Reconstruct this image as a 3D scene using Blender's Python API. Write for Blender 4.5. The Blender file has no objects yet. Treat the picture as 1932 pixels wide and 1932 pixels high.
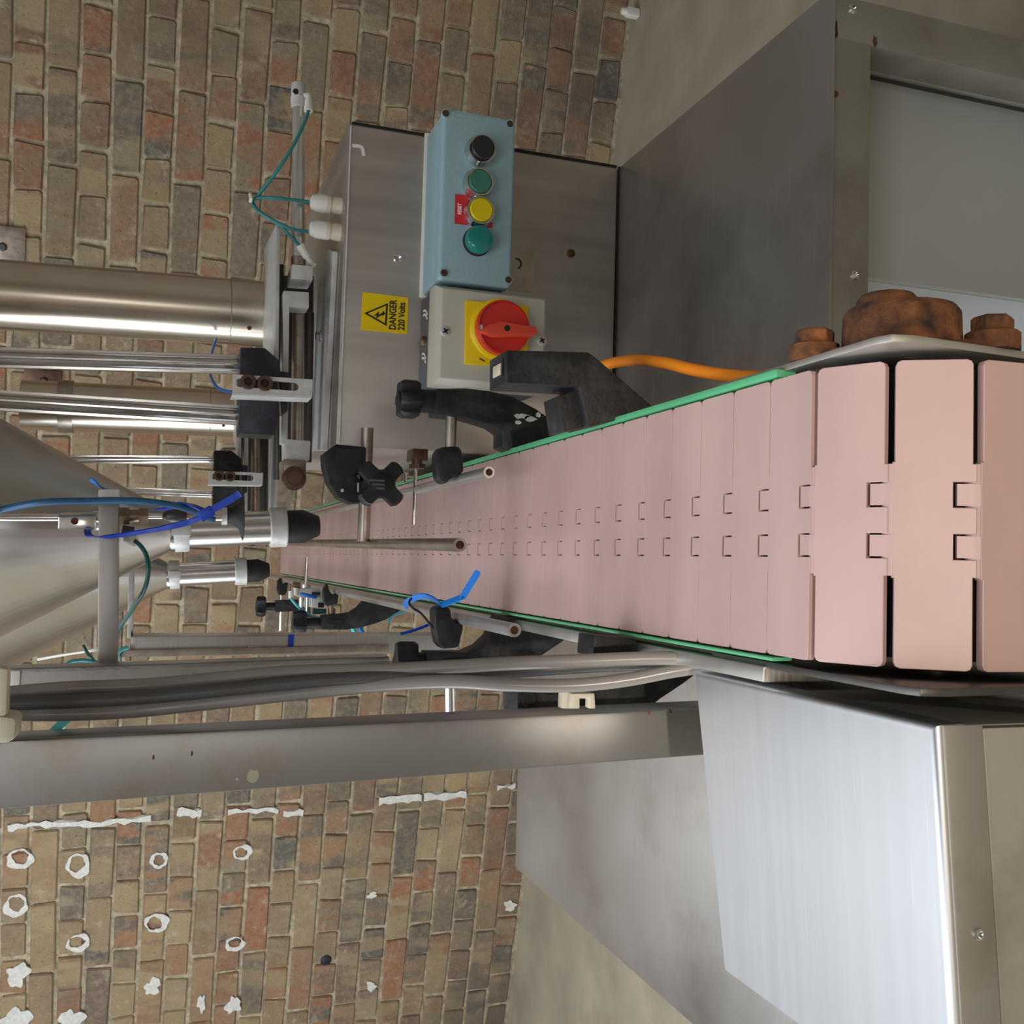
import bpy, bmesh, math, random
from mathutils import Vector, Matrix
from mathutils.geometry import tessellate_polygon
random.seed(11)
S = bpy.context.scene
COL = S.collection
V3 = Vector

# ------------------------------------------------------------------ camera
F = 1933.0                       # focal length in pixels of the 1932 px frame
CAM = V3((0.0, 0.0, 1.27))
VP = (888.0, 303.0)              # vanishing point of the conveyor (upright picture)
ROLL = math.radians(1.6)
_d2 = V3((VP[0]-966, VP[1]-966, F)).normalized()
_dn = V3((-math.sin(ROLL), math.cos(ROLL), 0)); _dn -= _d2*_dn.dot(_d2); _dn.normalize()
_ri = _dn.cross(_d2)
RW = Matrix((_ri, _d2, -_dn))    # upright camera frame (right, down, forward) -> world
cd = bpy.data.cameras.new('camera'); cam = bpy.data.objects.new('camera', cd); COL.objects.link(cam)
rd, ru, rf = RW @ V3((0, 1, 0)), RW @ V3((1, 0, 0)), RW @ V3((0, 0, 1))
cm = Matrix((rd, ru, -rf)).transposed().to_4x4(); cm.translation = CAM   # the photograph lies on its side
cam.matrix_world = cm
cd.sensor_width = 36; cd.sensor_height = 36; cd.lens = 36*F/1932; cd.clip_start = 0.02; cd.clip_end = 50
S.camera = cam

# ------------------------------------------------------------------ light, exposure
S.view_settings.view_transform = 'Standard'; S.view_settings.look = 'None'
S.view_settings.gamma = 1.0; S.view_settings.use_curve_mapping = False
S.view_settings.exposure = 0.0
W = bpy.data.worlds.new('sky'); S.world = W; W.use_nodes = True
W.node_tree.nodes['Background'].inputs[0].default_value = (0.75, 0.87, 1.0, 1)
W.node_tree.nodes['Background'].inputs[1].default_value = 1.0
def area(name, loc, target, sx, sy, power, col):
    l = bpy.data.lights.new(name, 'AREA'); l.shape = 'RECTANGLE'; l.size = sx; l.size_y = sy; l.energy = power; l.color = col
    o = bpy.data.objects.new(name, l); COL.objects.link(o); o.location = loc
    o.rotation_euler = (V3(target)-V3(loc)).to_track_quat('-Z', 'Y').to_euler()
    return o
area('skylight_lamp', (-1.0, 0.9, 3.13), (-1.0, 0.9, 0), 1.7, 3.0, 52, (0.93, 0.97, 1.0))
area('window_lamp', (-2.93, 1.15, 1.75), (0, 1.15, 1.65), 1.3, 2.0, 60, (0.90, 0.96, 1.0))
area('rear_window_lamp', (-0.11, -2.45, 1.475), (-0.11, 3, 1.475), 0.42, 0.45, 2.5, (1.0, 0.96, 0.9))
area('high_window_lamp', (-1.33, 3.45, 2.62), (-1.68, 2.1, 2.2), 1.25, 0.85, 4.5, (0.93, 0.97, 1.0))
area('rear_fill_lamp', (-0.4, -1.6, 3.13), (-0.4, -1.6, 0), 1.6, 1.2, 20, (0.95, 0.97, 1.0))  # unseen overhead fill added behind the camera to lift front-facing surfaces
sl = bpy.data.lights.new('low_sun', 'SUN'); sl.energy = 1.5; sl.angle = math.radians(1.2); sl.color = (1.0, 0.86, 0.68)
so = bpy.data.objects.new('low_sun', sl); COL.objects.link(so)
so.rotation_euler = V3((0.02, 0.978, -0.205)).to_track_quat('-Z', 'Y').to_euler()

# ------------------------------------------------------------------ picture pixel -> world point at a known distance
def ray(x, y): return RW @ V3(((1932-y-966)/F, (x-966)/F, 1.0))
def at(x, y, Y): d = ray(x, y); return CAM + d*(Y/d.y)
def atz(x, y, z): d = ray(x, y); return CAM + d*((z-CAM.z)/d.z)
def atx(x, y, X): d = ray(x, y); return CAM + d*(X/d.x)
def size(px, p): return px/F*(V3(p)-CAM).dot(rf)
def lerp(a, b, t): return V3(a)*(1-t)+V3(b)*t

# ------------------------------------------------------------------ materials
MATS = {}
def mat(name, col, rough=0.5, metal=0.0, var=0.12, scale=25.0, stretch=(1, 1, 1), bump=0.0, bscale=None, rvar=0.0, col2=None, stain=None, sscale=4.0, samt=0.5, spec=0.5, coat=0.0, pos=False, scratch=None):
    m = bpy.data.materials.new(name); m.use_nodes = True
    nt = m.node_tree; N = nt.nodes; L = nt.links
    b = N['Principled BSDF']
    tc = N.new('ShaderNodeTexCoord'); geo = N.new('ShaderNodeNewGeometry')
    src = geo.outputs['Position'] if pos else tc.outputs['Object']
    mp = N.new('ShaderNodeMapping'); mp.inputs['Scale'].default_value = stretch; L.new(src, mp.inputs[0])
    n = N.new('ShaderNodeTexNoise'); n.inputs['Scale'].default_value = scale; n.inputs['Detail'].default_value = 5; L.new(mp.outputs[0], n.inputs[0])
    rp = N.new('ShaderNodeValToRGB'); rp.color_ramp.elements[0].position = 0.3; rp.color_ramp.elements[1].position = 0.72
    c0 = [c*(1-var) for c in col]; c1 = list(col2) if col2 else [min(1, c*(1+var)) for c in col]
    rp.color_ramp.elements[0].color = (*c0, 1); rp.color_ramp.elements[1].color = (*c1, 1); L.new(n.outputs[0], rp.inputs[0])
    out = rp.outputs[0]
    if stain:
        n2 = N.new('ShaderNodeTexNoise'); n2.inputs['Scale'].default_value = sscale; n2.inputs['Detail'].default_value = 6; n2.inputs['Roughness'].default_value = 0.65; L.new(src, n2.inputs[0])
        r2 = N.new('ShaderNodeValToRGB'); r2.color_ramp.elements[0].position = 0.48; r2.color_ramp.elements[1].position = 0.72
        r2.color_ramp.elements[0].color = (0, 0, 0, 1); r2.color_ramp.elements[1].color = (samt, samt, samt, 1); L.new(n2.outputs[0], r2.inputs[0])
        mx = N.new('ShaderNodeMix'); mx.data_type = 'RGBA'; L.new(r2.outputs[0], mx.inputs[0]); L.new(out, mx.inputs[6]); mx.inputs[7].default_value = (*stain, 1)
        out = mx.outputs[2]
    if scratch:                                     # fine bright rub marks in the metal
        m3 = N.new('ShaderNodeMapping'); m3.inputs['Scale'].default_value = scratch; L.new(src, m3.inputs[0])
        n3 = N.new('ShaderNodeTexNoise'); n3.inputs['Scale'].default_value = 2.2; n3.inputs['Detail'].default_value = 2; L.new(m3.outputs[0], n3.inputs[0])
        r3 = N.new('ShaderNodeMapRange'); r3.inputs[1].default_value = .66; r3.inputs[2].default_value = .74; r3.inputs[4].default_value = .22; L.new(n3.outputs[0], r3.inputs[0])
        x3 = N.new('ShaderNodeMix'); x3.data_type = 'RGBA'; L.new(r3.outputs[0], x3.inputs[0]); L.new(out, x3.inputs[6]); x3.inputs[7].default_value = (.85, .86, .88, 1)
        out = x3.outputs[2]
    L.new(out, b.inputs['Base Color'])
    b.inputs['Metallic'].default_value = metal; b.inputs['Specular IOR Level'].default_value = spec
    b.inputs['Coat Weight'].default_value = coat
    if rvar:
        mr = N.new('ShaderNodeMapRange'); mr.inputs[3].default_value = max(0.03, rough-rvar); mr.inputs[4].default_value = min(1, rough+rvar)
        L.new(n.outputs[0], mr.inputs[0]); L.new(mr.outputs[0], b.inputs['Roughness'])
    else: b.inputs['Roughness'].default_value = rough
    if bump:
        bn = n
        if bscale:
            bn = N.new('ShaderNodeTexNoise'); bn.inputs['Scale'].default_value = bscale; bn.inputs['Detail'].default_value = 6; L.new(mp.outputs[0], bn.inputs[0])
        bp = N.new('ShaderNodeBump'); bp.inputs['Strength'].default_value = bump; bp.inputs['Distance'].default_value = 0.003
        L.new(bn.outputs[0], bp.inputs['Height']); L.new(bp.outputs[0], b.inputs['Normal'])
    MATS[name] = m
    return m

def brick_mat(name, island):
    m = bpy.data.materials.new(name); m.use_nodes = True
    nt = m.node_tree; N = nt.nodes; L = nt.links; b = N['Principled BSDF']
    geo = N.new('ShaderNodeNewGeometry')
    if island: rnd = geo.outputs['Random Per Island']
    else:
        oi = N.new('ShaderNodeObjectInfo'); rnd = oi.outputs['Random']
    wn = N.new('ShaderNodeTexWhiteNoise'); wn.noise_dimensions = '1D'; L.new(rnd, wn.inputs['W'])
    def ramp(cols, src):
        r = N.new('ShaderNodeValToRGB'); r.color_ramp.interpolation = 'LINEAR'
        e = r.color_ramp.elements
        while len(e) < len(cols): e.new(0.5)
        for i, c in enumerate(cols): e[i].position = i/(len(cols)-1); e[i].color = (*c, 1)
        L.new(src, r.inputs[0]); return r.outputs[0]
    A = [(0.232, 0.157, 0.093), (0.348, 0.255, 0.139), (0.296, 0.133, 0.081), (0.278, 0.203, 0.128), (0.389, 0.296, 0.174), (0.122, 0.116, 0.104), (0.261, 0.180, 0.110), (0.331, 0.162, 0.093), (0.336, 0.244, 0.145), (0.174, 0.145, 0.116), (0.325, 0.215, 0.128)]
    B = [(0.116, 0.108, 0.099), (0.394, 0.290, 0.162), (0.284, 0.203, 0.128), (0.325, 0.145, 0.081), (0.168, 0.139, 0.110), (0.348, 0.249, 0.145)]
    ca, cb = ramp(A, rnd), ramp(B, wn.outputs['Value'])
    def noise(sc, st, det=5, rough=.6):
        mp = N.new('ShaderNodeMapping'); mp.inputs['Scale'].default_value = st; L.new(geo.outputs['Position'], mp.inputs[0])
        n = N.new('ShaderNodeTexNoise'); n.inputs['Scale'].default_value = sc; n.inputs['Detail'].default_value = det; n.inputs['Roughness'].default_value = rough; L.new(mp.outputs[0], n.inputs[0]); return n.outputs[0]
    def mask(src, a, bb):
        r = N.new('ShaderNodeMapRange'); r.inputs[1].default_value = a; r.inputs[2].default_value = bb; L.new(src, r.inputs[0]); return r.outputs[0]
    def mix(f, x, y, blend='MIX'):
        q = N.new('ShaderNodeMix'); q.data_type = 'RGBA'; q.blend_type = blend
        if isinstance(f, float): q.inputs[0].default_value = f
        else: L.new(f, q.inputs[0])
        for s, k in ((x, 6), (y, 7)):
            if isinstance(s, tuple): q.inputs[k].default_value = (*s, 1)
            else: L.new(s, q.inputs[k])
        return q.outputs[2]
    c = mix(mask(noise(13, (1, 1, .30), 2), .45, .54), ca, cb)
    c = mix(mask(noise(60, (1, 1, 1), 7), .42, .95), c, (.38, .30, .20))
    c = mix(mask(noise(140, (1, 1, 1), 4), .62, .74), c, (.07, .055, .045))
    c = mix(mask(noise(22, (1, 1, 1), 6, .7), .58, .74), c, (.46, .39, .28))
    c = mix(mask(noise(2.3, (1, 1, 1), 4), .55, .85), c, (.13, .105, .08))
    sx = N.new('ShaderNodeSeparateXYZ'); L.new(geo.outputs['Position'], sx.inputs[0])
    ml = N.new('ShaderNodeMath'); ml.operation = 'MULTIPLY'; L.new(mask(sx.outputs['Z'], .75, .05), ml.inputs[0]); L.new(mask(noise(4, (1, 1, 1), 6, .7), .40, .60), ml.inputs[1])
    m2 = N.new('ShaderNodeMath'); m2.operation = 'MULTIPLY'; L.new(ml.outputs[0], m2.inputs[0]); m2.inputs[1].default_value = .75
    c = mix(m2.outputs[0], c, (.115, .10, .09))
    L.new(c, b.inputs['Base Color']); b.inputs['Roughness'].default_value = .92; b.inputs['Specular IOR Level'].default_value = .15
    bp = N.new('ShaderNodeBump'); bp.inputs['Strength'].default_value = .75; bp.inputs['Distance'].default_value = .004
    L.new(noise(95, (1, 1, 1), 8, .7), bp.inputs['Height']); L.new(bp.outputs[0], b.inputs['Normal'])
    return m

M = {}
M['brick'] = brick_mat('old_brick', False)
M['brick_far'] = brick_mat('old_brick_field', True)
M['mortar'] = mat('lime_mortar', (.43, .365, .255), .95, var=.3, scale=60, bump=.9, bscale=120, stain=(.22, .175, .12), sscale=9, samt=.8, spec=.1)
M['concrete'] = mat('worn_concrete', (.37, .32, .235), .8, var=.14, scale=5, bump=.15, bscale=70, stain=(.25, .205, .145), sscale=3, samt=.65, pos=True)
M['plaster'] = mat('grey_plaster', (.50, .48, .45), .9, var=.08)
M['dull_wall'] = mat('dull_brown_wall', (.36, .31, .26), .9, var=.2, scale=4)
M['white_wall'] = mat('whitewashed_wall', (.66, .66, .65), .9, var=.06)
M['dab'] = mat('white_adhesive', (.66, .645, .60), .85, var=.14, scale=90, bump=.6, bscale=160)
M['steel'] = mat('brushed_steel', (.60, .585, .565), .34, 1.0, var=.10, scale=6, stretch=(1, 1, 60), rvar=.08, bump=.05, stain=(.40, .33, .26), sscale=9, samt=.28)
M['steel_h'] = mat('brushed_steel_sheet', (.56, .545, .525), .38, 1.0, var=.12, scale=3.2, stretch=(30, 2, 2), rvar=.08, bump=.035, stain=(.33, .28, .23), sscale=5, samt=.35)
M['cab_steel'] = mat('tarnished_steel_sheet', (.50, .46, .42), .42, .8, var=.12, scale=2.5, stretch=(22, 1, 1), rvar=.07, bump=.03, stain=(.30, .25, .215), sscale=4, samt=.55)
M['base_steel'] = mat('stained_steel_sheet', (.455, .44, .425), .38, .88, var=.12, scale=5, rvar=.1, bump=.02, stain=(.23, .185, .155), sscale=3.3, samt=.75, scratch=(5, 260, 1))
M['box_steel'] = mat('satin_steel_lid', (.52, .53, .55), .44, 1.0, var=.03, scale=3, stretch=(1, 40, 1), rvar=.025, bump=.012, bscale=2, stain=(.47,.475,.49), sscale=6, samt=.5, scratch=(5, 330, 1))
M['dull_steel'] = mat('dull_grey_steel', (.40, .385, .345), .55, .85, var=.14, scale=9, bump=.05, stain=(.25, .21, .16), sscale=14, samt=.5)
M['tube_steel'] = mat('weathered_box_steel', (.45, .435, .42), .40, 1.0, var=.14, scale=4, stretch=(1, 1, .3), rvar=.08, bump=.04, stain=(.34, .26, .17), sscale=18, samt=.5)
M['chrome'] = mat('bright_chrome', (.74, .73, .72), .14, 1.0, var=.05, scale=30, stain=(.45, .38, .32), sscale=40, samt=.3)
M['tubebright'] = mat('bright_cylinder_tube', (.74, .73, .71), .22, .8, var=.05)
M['satin'] = mat('satin_steel_tube', (.70, .68, .66), .27, 1.0, var=.05, scale=20)
M['railsteel'] = mat('rubbed_steel_rail', (.50, .49, .48), .30, .75, var=.15, scale=30, stretch=(1, .1, 1), stain=(.33, .29, .26), sscale=30, samt=.5)
M['pipe'] = mat('polished_steel_pipe', (.66, .59, .49), .25, 1.0, var=.12, scale=4, stretch=(1, 1, .2), rvar=.06, bump=.06, stain=(.42, .33, .22), sscale=12, samt=.4)  # golden tint puts the brick wall's reflection into the colour
M['hopper'] = mat('satin_steel_hopper', (.66, .635, .60), .32, 1.0, var=.08, scale=8, rvar=.07, bump=.02)
M['alu'] = mat('matt_aluminium', (.60, .595, .58), .5, .2, var=.1, scale=70, bump=.15, bscale=160, stain=(.36, .34, .31), sscale=28, samt=.5)
M['rodsteel'] = mat('worn_steel_rod', (.44, .39, .34), .35, 1.0, var=.2, scale=50, stain=(.28, .17, .11), sscale=38, samt=.7)
M['dark_steel'] = mat('dark_steel', (.10, .095, .09), .42, .8, var=.2, scale=30)
M['black'] = mat('black_plastic', (.013, .013, .015), .45, 0, spec=.3, var=.2, scale=60, bump=.12, bscale=220, stain=(.085, .085, .085), sscale=30, samt=.3)
M['black_dusty'] = mat('dusty_black_plastic', (.014, .014, .016), .5, 0, spec=.3, var=.2, scale=60, bump=.2, bscale=180, stain=(.16, .16, .155), sscale=26, samt=.25)
M['navy'] = mat('blue_black_plastic', (.014, .015, .022), .42, 0, var=.2, scale=60, stain=(.10, .10, .16), sscale=40, samt=.4)
M['rubber'] = mat('black_rubber', (.012, .012, .013), .6, 0, var=.15)
M['belt'] = mat('pink_acetal_slat', (.495, .332, .308), .36, 0, var=.10, scale=5, stretch=(.6, 3.2, 1), bump=.02, bscale=60, stain=(.40, .27, .28), sscale=6, samt=.6, spec=.45, pos=True)
M['green'] = mat('green_wear_strip', (.10, .42, .20), .35, 0, var=.12, scale=20, stretch=(1, .2, 1))
M['rust'] = mat('flaking_rust', (.042, .021, .014), .9, .05, var=.45, scale=70, col2=(.27, .095, .028), bump=1.0, bscale=150, stain=(.016, .012, .011), sscale=15, samt=1)
M['bronze'] = mat('brown_screw_metal', (.13, .075, .055), .4, .7, var=.3, scale=60)
M['brass'] = mat('dirty_brass', (.30, .215, .15), .4, .9, var=.3, scale=60, stain=(.13, .08, .055), sscale=50, samt=.7)
M['bluebox'] = mat('pale_blue_enclosure', (.29, .435, .475), .45, 0, var=.05, scale=250, bump=.05, bscale=500)
M['greybox'] = mat('beige_grey_enclosure', (.54, .51, .43), .42, 0, var=.05, scale=9, stain=(.42, .38, .29), sscale=9, samt=.35)
M['darkgrey'] = mat('dark_grey_plastic', (.085, .09, .095), .5, 0)
M['yellow'] = mat('safety_yellow', (.86, .60, .0), .4, 0, var=.03)
M['butyellow'] = mat('yellow_button', (.72, .56, .0), .4, 0, var=.06, scale=40)
M['red'] = mat('signal_red', (.62, .028, .020), .32, 0, var=.06)
M['orangered'] = mat('orange_red_handle', (.74, .075, .035), .35, 0, var=.05)
M['labelred'] = mat('red_label', (.60, .02, .03), .45, 0, var=.05)
M['butgreen'] = mat('faded_green_button', (.04, .17, .12), .5, 0, var=.08)
M['lampgreen'] = mat('green_lens', (.0, .20, .165), .2, 0, var=.06, coat=.6)
M['butblack'] = mat('black_button', (.016, .016, .018), .45, 0, var=.2)
M['white'] = mat('white_plastic', (.74, .72, .66), .5, 0, var=.06)
M['ivory'] = mat('ivory_nylon', (.66, .60, .47), .5, 0, var=.10, scale=40)
M['cream'] = mat('aged_paper', (.50, .43, .31), .8, 0, var=.14, scale=25, stain=(.30, .22, .12), sscale=40, samt=.7)
M['ink'] = mat('black_ink', (.012, .010, .010), .6, 0)
M['whiteink'] = mat('white_ink', (.85, .83, .82), .6, 0)
M['blue'] = mat('blue_nylon', (.003, .042, .40), .35, 0, var=.08)
M['brightblue'] = mat('bright_blue_nylon', (.004, .17, .60), .35, 0, var=.06)
M['bluehose'] = mat('blue_hose', (.022, .105, .235), .4, 0, var=.15, scale=40)
M['teal'] = mat('teal_air_tube', (.035, .235, .245), .4, 0, var=.1)
M['darkteal'] = mat('dark_green_air_tube', (.012, .085, .075), .4, 0, var=.1)
M['aqua'] = mat('aqua_air_tube', (.10, .50, .52), .45, 0, var=.08)
M['orange'] = mat('orange_cable', (.78, .23, .008), .4, 0, var=.06)
M['greycable'] = mat('grey_pvc_cable', (.27, .245, .225), .28, 0, var=.08, scale=20)
M['darkcable'] = mat('dark_grey_pvc_cable', (.075, .073, .073), .4, 0, var=.1)
M['panelwhite'] = mat('off_white_panel', (.52, .53, .50), .40, 0, var=.03, scale=3)
M['panellit'] = mat('window_lit_panel', (.60, .63, .67), .5, 0, var=.03)  # lighter bluish tone paints the window light on the cabinet's side
M['gasket'] = mat('grey_gasket', (.13, .14, .145), .6, 0)
M['inside'] = mat('dark_gap', (.012, .011, .010), .9, 0)

# ------------------------------------------------------------------ mesh builder
WL = {}
def ortho(a):
    a = V3(a).normalized(); t = V3((0, 0, 1)) if abs(a.z) < .9 else V3((1, 0, 0))
    u = a.cross(t).normalized(); return u, a.cross(u).normalized()
def spline(pts, k=8):
    P = [V3(p) for p in pts]; out = []
    for i in range(len(P)-1):
        p0, p1, p2 = P[max(i-1, 0)], P[i], P[i+1]; p3 = P[min(i+2, len(P)-1)]
        for j in range(k):
            t = j/k
            out.append(.5*((2*p1)+(p2-p0)*t+(2*p0-5*p1+4*p2-p3)*t*t+(3*p1-p0-3*p2+p3)*t**3))
    out.append(P[-1]); return out
class MB:
    def __init__(s): s.v, s.f = [], []
    def add(s, v, f):
        o = len(s.v); s.v += [V3(p) for p in v]; s.f += [[i+o for i in q] for q in f]; return s
    def hexa(s, p):  # 8 points: lower 4, upper 4
        return s.add(p, [(3, 2, 1, 0), (4, 5, 6, 7), (0, 1, 5, 4), (1, 2, 6, 5), (2, 3, 7, 6), (3, 0, 4, 7)])
    def box(s, a, b):
        x0, x1 = sorted((a[0], b[0])); y0, y1 = sorted((a[1], b[1])); z0, z1 = sorted((a[2], b[2]))
        return s.hexa([(x0, y0, z0), (x1, y0, z0), (x1, y1, z0), (x0, y1, z0), (x0, y0, z1), (x1, y0, z1), (x1, y1, z1), (x0, y1, z1)])
    def prism(s, poly, vec, holes=()):
        vec = V3(vec); loops = [[V3(p) for p in poly]]+[[V3(p) for p in h] for h in holes]
        allp = [p for l in loops for p in l]; n = len(allp)
        if holes: tris = [tuple(t) for t in tessellate_polygon(loops)]
        else: tris = [tuple(range(n))]
        f = [t for t in tris]+[tuple(i+n for i in reversed(t)) for t in tris]
        o = 0
        for l in loops:
            m = len(l); f += [(o+i, o+(i+1) % m, n+o+(i+1) % m, n+o+i) for i in range(m)]; o += m
        return s.add(allp+[p+vec for p in allp], f)
    def lathe(s, p, axis, prof, n=24, caps=True):
        p = V3(p); a = V3(axis).normalized(); u, w = ortho(a); v = []; f = []
        for r, h in prof:
            for i in range(n):
                t = 2*math.pi*i/n; v.append(p+a*h+(u*math.cos(t)+w*math.sin(t))*r)
        for k in range(len(prof)-1):
            for i in range(n):
                j = (i+1) % n; f.append((k*n+i, k*n+j, k*n+n+j, k*n+n+i))
        if caps: f.append(tuple(range(n-1, -1, -1))); f.append(tuple((len(prof)-1)*n+i for i in range(n)))
        return s.add(v, f)
    def cyl(s, a, b, r, r2=None, n=20):
        a, b = V3(a), V3(b); return s.lathe(a, b-a, [(r, 0), (r if r2 is None else r2, (b-a).length)], n)
    def pipe(s, a, b, r, ri, n=20):   # open tube with wall and a recessed bore
        a, b = V3(a), V3(b); h = (b-a).length
        return s.lathe(a, b-a, [(ri, min(.02, h*.4)), (ri, 0), (r, 0), (r, h), (ri, h), (ri, h-min(.02, h*.4))], n)
    def sweep(s, pts, prof, up=None, closed=False):
        P = [V3(p) for p in pts]; n = len(prof); v = []; f = []; T = []
        for i in range(len(P)):
            T.append((P[min(i+1, len(P)-1)]-P[max(i-1, 0)]).normalized())
        u = V3(up) if up is not None else ortho(T[0])[0]
        for i, p in enumerate(P):
            t = T[i]; u = (u-t*u.dot(t)).normalized() if up is None else (V3(up)-t*V3(up).dot(t)).normalized()
            w = t.cross(u)
            v += [p+u*a+w*b for a, b in prof]
        for i in range(len(P)-1):
            for j in range(n):
                k = (j+1) % n; f.append((i*n+j, i*n+k, i*n+n+k, i*n+n+j))
        f.append(tuple(range(n-1, -1, -1))); f.append(tuple((len(P)-1)*n+j for j in range(n)))
        return s.add(v, f)
    def tube(s, pts, r, n=10, k=8):
        return s.sweep(spline(pts, k) if k > 1 else pts, [(r*math.cos(2*math.pi*i/n), r*math.sin(2*math.pi*i/n)) for i in range(n)])
    def strip(s, pts, up, w, t, k=8):
        return s.sweep(spline(pts, k) if k > 1 else pts, [(-w/2, -t/2), (w/2, -t/2), (w/2, t/2), (-w/2, t/2)], up)
    def build(s, name, m, parent=None, bevel=0.0, seg=2, smooth=True, origin=None, ang=32, pick=None):
        me = bpy.data.meshes.new(name)
        o0 = WL[parent.name] if parent is not None else (V3(origin) if origin is not None else V3((0, 0, 0)))
        me.from_pydata([p-o0 for p in s.v], [], s.f)
        bm = bmesh.new(); bm.from_mesh(me); bmesh.ops.recalc_face_normals(bm, faces=bm.faces)
        lim = math.radians(ang)
        if bevel:
            es = [e for e in bm.edges if len(e.link_faces) == 2 and e.calc_face_angle(0) > lim]
            if pick: es = [e for e in es if pick([v.co+o0 for v in e.verts])]
            bmesh.ops.bevel(bm, geom=es, offset=bevel, segments=seg, affect='EDGES', clamp_overlap=True, profile=.6)
        for e in bm.edges: e.smooth = not (len(e.link_faces) == 2 and e.calc_face_angle(0) > math.radians(40))
        for f in bm.faces: f.smooth = smooth
        bm.to_mesh(me); bm.free()
        me.materials.append(M[m] if isinstance(m, str) else m)
        o = bpy.data.objects.new(name, me); COL.objects.link(o)
        if parent is not None: o.parent = parent; WL[o.name] = o0
        else: o.location = o0; WL[o.name] = o0
        return o
def tag(o, label=None, cat=None, group=None, kind=None):
    if label: o['label'] = label
    if cat: o['category'] = cat
    if group: o['group'] = group
    if kind: o['kind'] = kind
    return o
def thing(name, label, cat, loc, group=None):
    o = bpy.data.objects.new(name, None); COL.objects.link(o); o.location = loc; o.empty_display_size = .02
    WL[o.name] = V3(loc); return tag(o, label, cat, group)
def px(Y, pts): return [at(x, y, Y) for x, y in pts]
def text(body, name, m, parent, centre, width, height, yout):
    c = bpy.data.curves.new(name, 'FONT'); c.body = body; c.align_x = 'CENTER'; c.align_y = 'CENTER'; c.extrude = .002; c.offset = .022; c.resolution_u = 3
    t = bpy.data.objects.new(name, c); COL.objects.link(t); bpy.context.view_layer.update()
    me = bpy.data.meshes.new_from_object(t.evaluated_get(bpy.context.evaluated_depsgraph_get()))
    bpy.data.objects.remove(t); xs = [v.co.x for v in me.vertices]; ys = [v.co.y for v in me.vertices]
    cx, cy = (min(xs)+max(xs))/2, (min(ys)+max(ys))/2; sx, sy = width/(max(xs)-min(xs)), height/(max(ys)-min(ys))
    o0 = WL[parent.name]
    for v in me.vertices: v.co = V3((centre[0]+(v.co.x-cx)*sx, yout-v.co.z*.15, centre[2]+(v.co.y-cy)*sy))-o0
    me.name = name; me.materials.clear(); me.materials.append(M[m])
    o = bpy.data.objects.new(name, me); COL.objects.link(o); o.parent = parent; WL[o.name] = o0
    return o

# ------------------------------------------------------------------ the room
WA = math.radians(14.7); W0 = V3((0, 3.168, 0))
WT = V3((math.cos(WA), -math.sin(WA), 0)); WN = V3((-math.sin(WA), -math.cos(WA), 0))
def atw(x, y):
    d = ray(x, y); t = (W0-CAM).dot(WN)/d.dot(WN); p = CAM+d*t; return (p-W0).dot(WT), p.z
def wpt(s_, out, z): return W0+WT*s_+WN*out+V3((0, 0, z))

wall = MB().box((-3.3, .007, 0), (3.1, .25, 3.2)).build('wall_back', 'mortar', smooth=False)
wall.location = W0; WL[wall.name] = W0; wall.rotation_euler = (0, 0, -WA); tag(wall, kind='structure')
floor = MB().box((-3.2, -2.6, -.1), (3.0, 4.3, 0)).build('floor', 'concrete', smooth=False); tag(floor, kind='structure')
tag(MB().box((-3.05, -2.6, 0), (-2.98, -.1, 3.2)).box((-3.05, 2.4, 0), (-2.98, 4.0, 3.2)).box((-3.05, -.1, 0), (-2.98, 2.4, 1.05)).box((-3.05, -.1, 2.45), (-2.98, 2.4, 3.2)).build('wall_left', 'white_wall', smooth=False), kind='structure')
tag(MB().box((2.4, -2.6, 0), (2.5, 2.7, 3.2)).build('wall_right', 'dull_wall', smooth=False), kind='structure')
tag(MB().box((-3.0, -2.6, 0), (-.32, -2.5, 3.2)).box((.10, -2.6, 0), (2.4, -2.5, 3.2)).box((-.32, -2.6, 0), (.10, -2.5, 1.25)).box((-.32, -2.6, 1.70), (.10, -2.5, 3.2)).build('wall_rear', 'dull_wall', smooth=False), kind='structure')
tag(MB().box((-3.0, -2.6, 3.2), (-1.85, 4.0, 3.3)).box((-.15, -2.6, 3.2), (2.5, 4.0, 3.3)).box((-1.85, -1.0, 3.2), (-.15, -.6, 3.3)).box((-1.85, -2.6, 3.2), (-.15, -2.2, 3.3)).box((-1.85, -2.2, 3.2), (-1.2, -1.0, 3.3)).box((-1.85, 2.4, 3.2), (-.15, 4.0, 3.3)).build('ceiling', 'plaster', smooth=False), kind='structure')

wf = MB()
for a_, b_ in (((-1.98, -.03, 2.14), (-.72, .02, 2.19)), ((-1.98, -.03, 3.05), (-.72, .02, 3.10)), ((-1.98, -.03, 2.19), (-1.93, .02, 3.05)), ((-.77, -.03, 2.19), (-.72, .02, 3.05)), ((-1.37, -.03, 2.19), (-1.33, .02, 3.05))): wf.box(a_, b_)
wf = wf.build('window_1', 'white_wall', smooth=False); wf.location = W0; wf.rotation_euler = (0, 0, -WA); tag(wf, kind='structure')
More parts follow.
